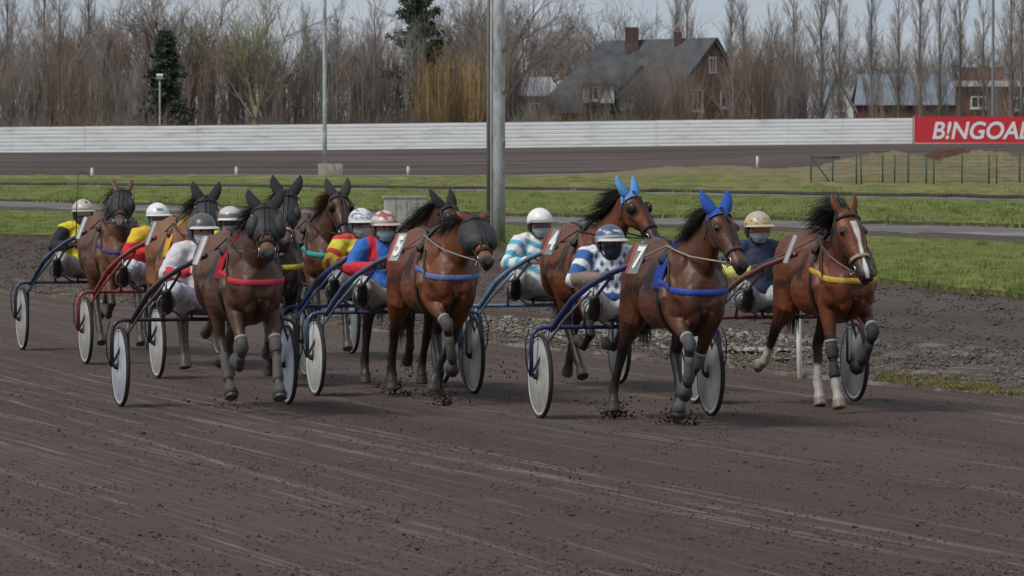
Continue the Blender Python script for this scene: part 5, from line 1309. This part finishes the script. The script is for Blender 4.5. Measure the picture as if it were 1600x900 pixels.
def j_turq(C, i):
    P, t, a = i['P'], i['t'], i['arm'] * 1.0; y = i['rel'][:, 1]; body = 1 - a
    v = P[:, 2] - .45 * np.abs(y)
    for lo in (.90, 1.02, 1.14, 1.26): lerpc(C, body * smooth(lo, lo + .01, v) * smooth(lo + .062, lo + .052, v), T_)
    for lo in (.10, .55, 1.0, 1.45): lerpc(C, a * smooth(lo, lo + .03, t) * smooth(lo + .24, lo + .21, t), T_)
def j_diamond(C, i):
    P, t, a = i['P'], i['t'], i['arm'] * 1.0; c = (.045, .11, .30); y, z = i['rel'][:, 1], P[:, 2]; body = 1 - a
    u = (y / .080 + (z - .02) / .125); w = (y / .080 - (z - .02) / .125)
    di = (np.abs(u - np.round(u)) < .27) & (np.abs(w - np.round(w)) < .27); lerpc(C, body * di * (z > 1.0), c); lerpc(C, body * (z < 1.03), c)
    lerpc(C, a * smooth(.0, .05, t) * smooth(.38, .33, t), c); lerpc(C, a * (t > .55) * (t < .95) * (np.abs(np.sin(P[:, 0] * 30 + P[:, 2] * 20)) > .55), c)
    lerpc(C, a * smooth(1.02, 1.05, t), (.20, .145, .125))
def j_navy(C, i): lerpc(C, i['arm'] * smooth(.82, .86, i['t']), (.50, .47, .13))
def h_white_logo(C, P):                          # grey band with small badge
    lerpc(C, smooth(.018, .012, np.abs(P[:, 2] - .055)) * (P[:, 0] > .06) * (np.abs(P[:, 1]) < .03), (.15, .17, .22)); lerpc(C, smooth(.010, .006, np.abs(P[:, 2] - .004)), (.33, .45, .52))
def h_band(C, P): lerpc(C, smooth(.030, .024, np.abs(P[:, 2] - .022)), (.14, .10, .085))
def h_dusty(C, P):
    lerpc(C, smooth(.012, .007, np.abs(P[:, 2] - .01)), (.16, .10, .09)); lerpc(C, ((np.sin(P[:, 1] * 110) * np.sin(P[:, 2] * 95 + 1)) > .45) * (P[:, 2] > .03) * .55, (.20, .14, .12)); lerpc(C, (np.abs(P[:, 1] - .02) < .02) * (np.abs(P[:, 2] - .085) < .012) * 1.0, (.05, .05, .06))
def h_eyes(C, P):
    for s in (-1, 1):
        r = np.sqrt(((P[:, 1] - s * .055) / .052) ** 2 + ((P[:, 2] - .045) / .028) ** 2); lerpc(C, smooth(.18, .10, np.abs(r - .9)), (.09, .12, .22)); lerpc(C, smooth(.55, .4, r) * .5, (.22, .25, .38))
    lerpc(C, smooth(.012, .007, np.abs(np.abs(P[:, 1]) - .05 - .3 * (P[:, 2] - .09))) * (P[:, 2] > .085), (.09, .12, .22))
def h_redwhite(C, P):
    lerpc(C, (np.abs(np.sin(P[:, 1] * 34 + 1.2)) * np.abs(np.sin(P[:, 2] * 40)) > .42) * (P[:, 2] > .03) * 1.0, (.55, .47, .44)); lerpc(C, smooth(.011, .007, np.abs(P[:, 2] - .024)), (.40, .33, .30)); lerpc(C, (P[:, 2] < .012) * 1.0, (.28, .17, .15))
def h_navy(C, P):
    lerpc(C, smooth(.007, .004, np.abs(P[:, 2] + .1 * np.abs(P[:, 1]) - .028)), (.40, .45, .52)); lerpc(C, smooth(.007, .004, np.abs(P[:, 2] - .35 * np.abs(P[:, 1]) - .042)) * (np.abs(P[:, 1]) > .035), (.45, .5, .56))
    lerpc(C, (np.abs(P[:, 1] - .012) < .032) * (np.abs(P[:, 2] - .074 - .006 * np.sin(P[:, 1] * 160)) < .010) * (P[:, 0] > 0), (.66, .68, .70)); lerpc(C, (P[:, 2] < .005) * 1.0, (.22, .27, .33))
def h_yellow(C, P):
    lerpc(C, ((np.sin(P[:, 1] * 75 + P[:, 2] * 60) * np.sin(P[:, 2] * 120 + P[:, 1] * 30)) > -.05) * (P[:, 2] < .062) * 1.0, (.52, .36, .05)); lerpc(C, ((np.sin(P[:, 1] * 90) * np.sin(P[:, 2] * 140)) > .5) * (P[:, 2] < .07) * 1.0, (.14, .10, .08))

# ------------------------------------------------------------------ the field: ten horses, their sulkies and drivers
RZ = math.atan2(-math.cos(R(15.5)), math.sin(R(15.5)))
HF = 1.36                                        # horse centre ahead of the axle
def rig(px, py, H, S, D=None, off=0.0, rz=0.0, hf=HF, hy=0.0):
    p = ground(px, py); a = RZ + R(rz); f = V((math.cos(a), math.sin(a), 0)); lft = V((-math.sin(a), math.cos(a), 0))
    oy = (D or {}).get('oy', 0.0)
    H.setdefault('hands', tuple((.33 - hf, y * .9 + oy - hy, 1.19) for y in (-.165, .165)))
    h = horse(loc=p + f * hf + lft * hy, rz=a, **H); s = sulky(loc=p, rz=a, **S)
    d = driver(loc=p, rz=a, **D) if D else None
    return h, s, d
BAY = (.125, .036, .013); DBAY = (.070, .026, .013); BLK = (.026, .017, .013); CHE = (.190, .080, .032); PT = (.018, .013, .011)
DK = (.026, .027, .029)

rig(137, 546, dict(label="brown horse with a square black blinker hood and bare ginger ears, leftmost of the field", pose="reach", poll=(1.06, -.10, 1.74), pitch=38, yaw=-16, coat=(.110, .044, .020), points=(.035, .022, .016), mane_c=(.05, .024, .014), muzzle=(.10, .075, .065), nose=(.09, .048, .028),
     hood=(DK, .14, .80), breast=(.06, .05, .13), plate=(.50, .50, .48), plate_a=4, boots=(), mane_n=300),
    dict(label="dark blue sulky with a greyish disc wheel, farthest left", paint_c=(.035, .055, .11), paint_d=(.05, .06, .09), disc_c=(.30, .30, .28)),
    dict(label="driver in yellow jacket with black sleeves and dusty cream helmet, holding a whip", oy=-.06, jacket=j_black_yellow, base=(.62, .52, .03), trousers=(.40, .37, .36), helmet=(.50, .42, .36), helm_fn=h_dusty, goggles=(.06, .06, .07), lens=(.45, .45, .46), mask_c=(.08, .075, .08), head_yaw=-4, peak=(.4, .33, .28), lean=.02))
rig(243, 568, dict(label="chestnut horse with black face mask and yellow saddle cloth, pulling the red sulky at left", pose="plant", poll=(1.10, .0, 1.70), pitch=56, yaw=-10, coat=CHE, points=(.045, .026, .018), mane_c=(.012, .011, .011), muzzle=(.03, .02, .018), hood=(DK, .06, .75), ears=DK, ear_out=.55, pad=(.60, .31, .03), plate=(.42, .42, .42), plate_a=0, mane_n=240),
    dict(label="red sulky with pale disc wheels behind the chestnut horse", paint_c=(.23, .035, .035), paint_d=(.25, .06, .055), disc_c=(.33, .33, .31)),
    dict(label="driver in red jacket with yellow shoulders and white helmet with small badge, behind the chestnut", oy=.02, jacket=j_red_yellow, base=(.50, .02, .025), trousers=(.58, .58, .66), helmet=(.66, .68, .70), helm_fn=h_white_logo, mask_c=(.45, .43, .43), chin=(.08, .16, .22), head_yaw=0, goggles=(.25, .2, .18), lens=(.12, .08, .07)))
rig(446, 554, dict(label="dark brown horse with black ear covers, reddish mane and turquoise breast strap", pose="reach", poll=(1.06, .0, 1.72), pitch=54, yaw=2, coat=DBAY, points=PT, mane_c=(.09, .035, .018), ears=(.045, .043, .042), breast=(.04, .28, .30), blinkers=True, mane_n=380, ear_out=.45, boots=()),
    dict(label="dark sulky behind the black-hooded dark horse, only its grey disc wheel clear", paint_c=(.03, .05, .09), paint_d=(.05, .06, .08), disc_c=(.30, .31, .32)),
    None)
rig(362, 590, dict(label="near black horse in black hood with silver cheek rings and a yellow breast strap", pose="push", poll=(1.05, -.02, 1.78), pitch=56, yaw=-17, coat=BLK, points=(.012, .011, .010), mane_c=(.010, .009, .009), muzzle=(.035, .03, .028), nose=(.17, .075, .045), hood=(DK, .04, .7), ears=DK, ear_out=.55, breast=(.52, .40, .03), noseband=(.35, .34, .33), mane_n=160),
    dict(label="dark sulky with cream-rimmed wheels between the white-jacketed driver and the black horse", paint_c=(.03, .03, .035), paint_d=(.04, .04, .05), disc_c=(.36, .36, .34)),
    dict(label="driver in yellow jacket and grey-white banded helmet, half hidden behind the white-jacketed driver", oy=-.02, jacket=j_plain, base=(.64, .55, .03), trousers=(.5, .48, .45), helmet=(.46, .46, .46), helm_fn=h_band, goggles=(.10, .07, .065), mask_c=(.33, .26, .25), head_yaw=-2))
rig(572, 602, dict(label="brown horse with dark mane and black ears, head lowered behind the number 5 horse", pose="push", poll=(1.08, .14, 1.68), pitch=42, yaw=28, coat=DBAY, points=PT, mane_c=(.018, .014, .012), ears=DK, ear_out=.5, mane_n=520, blinkers=True, noseband=(.04, .035, .03), overrides=dict(LH=(10, -50, -20, 0))),
    dict(label="blue sulky of the yellow and red driver", paint_c=(.045, .075, .20), paint_d=(.06, .10, .22)),
    dict(label="driver in yellow jacket with red bands and white helmet with blue eye-shaped marks", oy=-.05, jacket=j_yellow_red, base=(.64, .56, .07), trousers=(.46, .44, .41), helmet=(.60, .61, .64), helm_fn=h_eyes, mask_c=(.40, .40, .43), chin=(.07, .09, .17), head_yaw=2, lens=(.2, .12, .1)))
rig(851, 601, dict(label="bay horse with pale blue ear bonnet and number 4 plate", pose="gather", poll=(1.04, .12, 1.78), pitch=50, yaw=30, coat=BAY, points=PT, mane_c=(.014, .012, .011), ears=(.10, .26, .52), ear_out=.40, blinkers=True, mane_n=660, mane_up=.04, mane_len=.27, plate=(.20, .20, .20), digit="4", plate_a=14, noseband=(.03, .02, .018), overrides=dict(RF=(24, -66, -100), LF=(30, -60, -95), RH=(52, -4, 32, 42)), dy=dict(RH=-.08)),
    dict(label="light blue sulky behind the number 4 horse", paint_c=(.17, .26, .38), paint_d=(.14, .22, .33)),
    dict(label="driver in white jacket with turquoise bands and plain white helmet", oy=-.05, jacket=j_turq, base=W_, trousers=(.44, .41, .38), helmet=(.72, .72, .71), mask_c=(.42, .42, .46), goggles=(.30, .10, .10), lens=(.28, .10, .10), head_yaw=3, peak=(.25, .24, .22), glove=(.22, .18, .16)))
rig(319, 634, dict(label="dark bay horse with bulging black hood, red saddle cloth and red breast strap", pose="reach", poll=(1.08, -.02, 1.71), pitch=44, yaw=-10, coat=(.068, .029, .016), coat2=(.105, .043, .020), points=(.05, .030, .020), mane_c=(.012, .011, .011), muzzle=(.035, .028, .026), nose=(.17, .072, .045), hood=(DK, .12, .98), ears=DK, ear_out=.62, breast=(.40, .03, .045), pad=(.33, .015, .025), plate=(.50, .50, .49), plate_a=6,
     boots=('RF', 'LF', 'RH'), boot_c=(.07, .068, .066), mane_n=300, dy=dict(RH=-.05, RF=-.03), overrides=dict(RH=(56, -4, 30, 34), LF=(36, 27, 36), RF=(34, -56, -100))),
    dict(label="black sulky with large blue-grey disc wheel, nearest at the left", paint_c=(.035, .033, .04), paint_d=(.09, .08, .085), disc_c=(.36, .39, .45)),
    dict(label="driver in white jacket with red cuffs and charcoal helmet with white peak", oy=-.02, jacket=j_white_red, base=(.54, .53, .56), trousers=(.60, .60, .68), helmet=(.075, .08, .08), mask_c=(.52, .52, .57), head_yaw=4, chin=(.04, .05, .09), peak=(.55, .53, .50), glove=(.5, .48, .5)))
rig(617, 617, dict(label="bay horse in big rounded dark hood with number 5 plate", pose="push", poll=(1.08, .08, 1.60), pitch=42, yaw=2, coat=(.130, .037, .013), points=PT, mane_c=(.020, .013, .011), muzzle=(.025, .02, .018), nose=(.20, .082, .036), hood=((.030, .030, .032), .40), breast=(.10, .14, .34), plate=(.36, .36, .35), digit="5", plate_a=16, boots=('RF',), boot_c=(.075, .07, .068), mane_n=240, rein=(.20, .19, .19), bob=-.01, dy=dict(RF=-.12, LF=-.17), overrides=dict(LF=(-26, -36, 4), RH=(-2, -50, -24, 8)), tail=.9, ear_len=.75, ear_out=1.3),
    dict(label="blue sulky with white disc wheels behind the number 5 horse", paint_c=(.05, .085, .17), paint_d=(.10, .14, .20), disc_c=(.42, .42, .39)),
    dict(label="driver in blue and red jacket with red-patterned helmet and pale blue surgical mask", oy=-.10, jacket=j_blue_red, base=(.035, .14, .46), trousers=(.56, .54, .51), helmet=(.27, .09, .085), helm_fn=h_redwhite, mask_c=(.30, .48, .52), head_yaw=6, chin=(.08, .045, .04), skin=(.45, .25, .19), peak=(.50, .42, .36)))
rig(1211, 629, dict(label="bay horse with white blaze, white socks and flying black forelock, rightmost of the field", pose="plant", poll=(1.03, -.17, 1.66), pitch=57, yaw=13, roll=3, hs=1.06, coat=(.120, .034, .012), points=(.022, .014, .012), mane_c=(.014, .012, .012), blaze=True, socks=('RF', 'RH', 'LH'), boots=('RF', 'LF'), boot_c=(.035, .036, .039), breast=(.48, .31, .05), plate=(.36, .36, .36), plate_a=-6, noseband=(.30, .22, .14), mane_n=660, mane_up=.045, mane_len=.36, forelock=130, pad=None, rein=(.12, .11, .11), dy=dict(LF=-.02, RH=.06), overrides=dict(RF=(15, 11, 24), RH=(2, -60, -38, -72), LH=(26, -34, 2, 24))),
    dict(label="dark red sulky behind the horse with the white blaze", paint_c=(.17, .060, .052), paint_d=(.10, .09, .09), disc_c=(.30, .30, .29)),
    dict(label="driver in navy jacket with yellow forearms and yellow-patterned grey helmet", oy=-.16, jacket=j_navy, base=(.035, .045, .085), trousers=(.40, .40, .42), helmet=(.38, .35, .31), helm_fn=h_yellow, mask_c=(.26, .30, .38), goggles=(.30, .11, .02), lens=(.32, .10, .015), head_yaw=0, skin=(.45, .22, .16), peak=(.46, .38, .26), head_dz=.01))
rig(978, 652, dict(label="dark bay horse with bright blue ear covers, blue breast strap and number 7 plate", pose="push", poll=(1.00, .05, 1.73), pitch=52, yaw=16, coat=(.078, .027, .012), points=PT, mane_c=(.014, .012, .011), nose=(.10, .042, .024), ears=(.028, .085, .36), ear_out=.50, breast=(.030, .055, .30), pad=(.022, .045, .24), plate=(.19, .19, .19), digit="7", plate_a=15, bob=-.03, dy=dict(LF=-.14, RH=.08), overrides=dict(LF=(-26, -36, 2), RH=(-6, -52, -28, 6), LH=(44, -24, 26, -20)), boots=('RF', 'LF'), boot_c=(.070, .072, .078), noseband=(.05, .045, .045), mane_n=520, mane_up=.015, mane_len=.25, rein=(.30, .22, .15)),
    dict(label="royal blue sulky with white-rimmed wheels behind the number 7 horse", paint_c=(.024, .038, .135), paint_d=(.10, .10, .17), disc_c=(.34, .34, .32)),
    dict(label="driver in white jacket with blue diamonds, navy helmet and dark glasses", oy=-.14, jacket=j_diamond, base=(.66, .66, .68), trousers=(.56, .54, .54), helmet=(.060, .085, .16), helm_fn=h_navy, mask_c=(.030, .034, .055), goggles=(.10, .05, .05), lens=(.018, .012, .014), head_yaw=4, glove=(.10, .08, .075), head_dz=-.07, chin=(.02, .02, .03), peak=(.56, .53, .46)))

# whip of the leftmost driver
p = ground(137, 546); a = RZ; wroot = thing("whip", "thin black driving whip held up by the leftmost driver", "whip", (p.x, p.y, 0), a)
g = MB(); g.tube([(.36, -.20, 1.12), (.36, -.20, 1.26)], .014, 8); g.build("handle", M_black, wroot)
g = MB(); g.tube([(.36, -.20, 1.26), (.34, -.19, 1.55), (.28, -.16, 1.92)], [.008, .006, .004], 6); g.build("rod", M_black, wroot)
g = MB(); g.tube([(.28, -.16, 1.92), (.26, -.13, 1.96), (.22, -.07, 1.96), (.18, -.02, 1.92)], .003, 5); g.build("lash", M_black, wroot)
# mud thrown up by the hooves
rs = random.Random(21); pts = []
for px, py, n, sp in ((962, 655, 200, .13), (1058, 664, 240, .14), (618, 620, 150, .12), (695, 634, 150, .13), (650, 585, 60, .2), (795, 592, 30, .18), (360, 640, 50, .2)):
    c = ground(px, py)
    for _ in range(n):
        r_ = abs(rs.gauss(0, sp)); an_ = rs.uniform(0, 6.28); pts.append((c.x + r_ * math.cos(an_), c.y + r_ * math.sin(an_) * .6, abs(rs.gauss(0, .075)) + .008))
chips("mud_spray", "", pts, (.005, .019), mat("mud", (.030, .024, .022), .9, .2, noise=.3), 22, flat=.9)
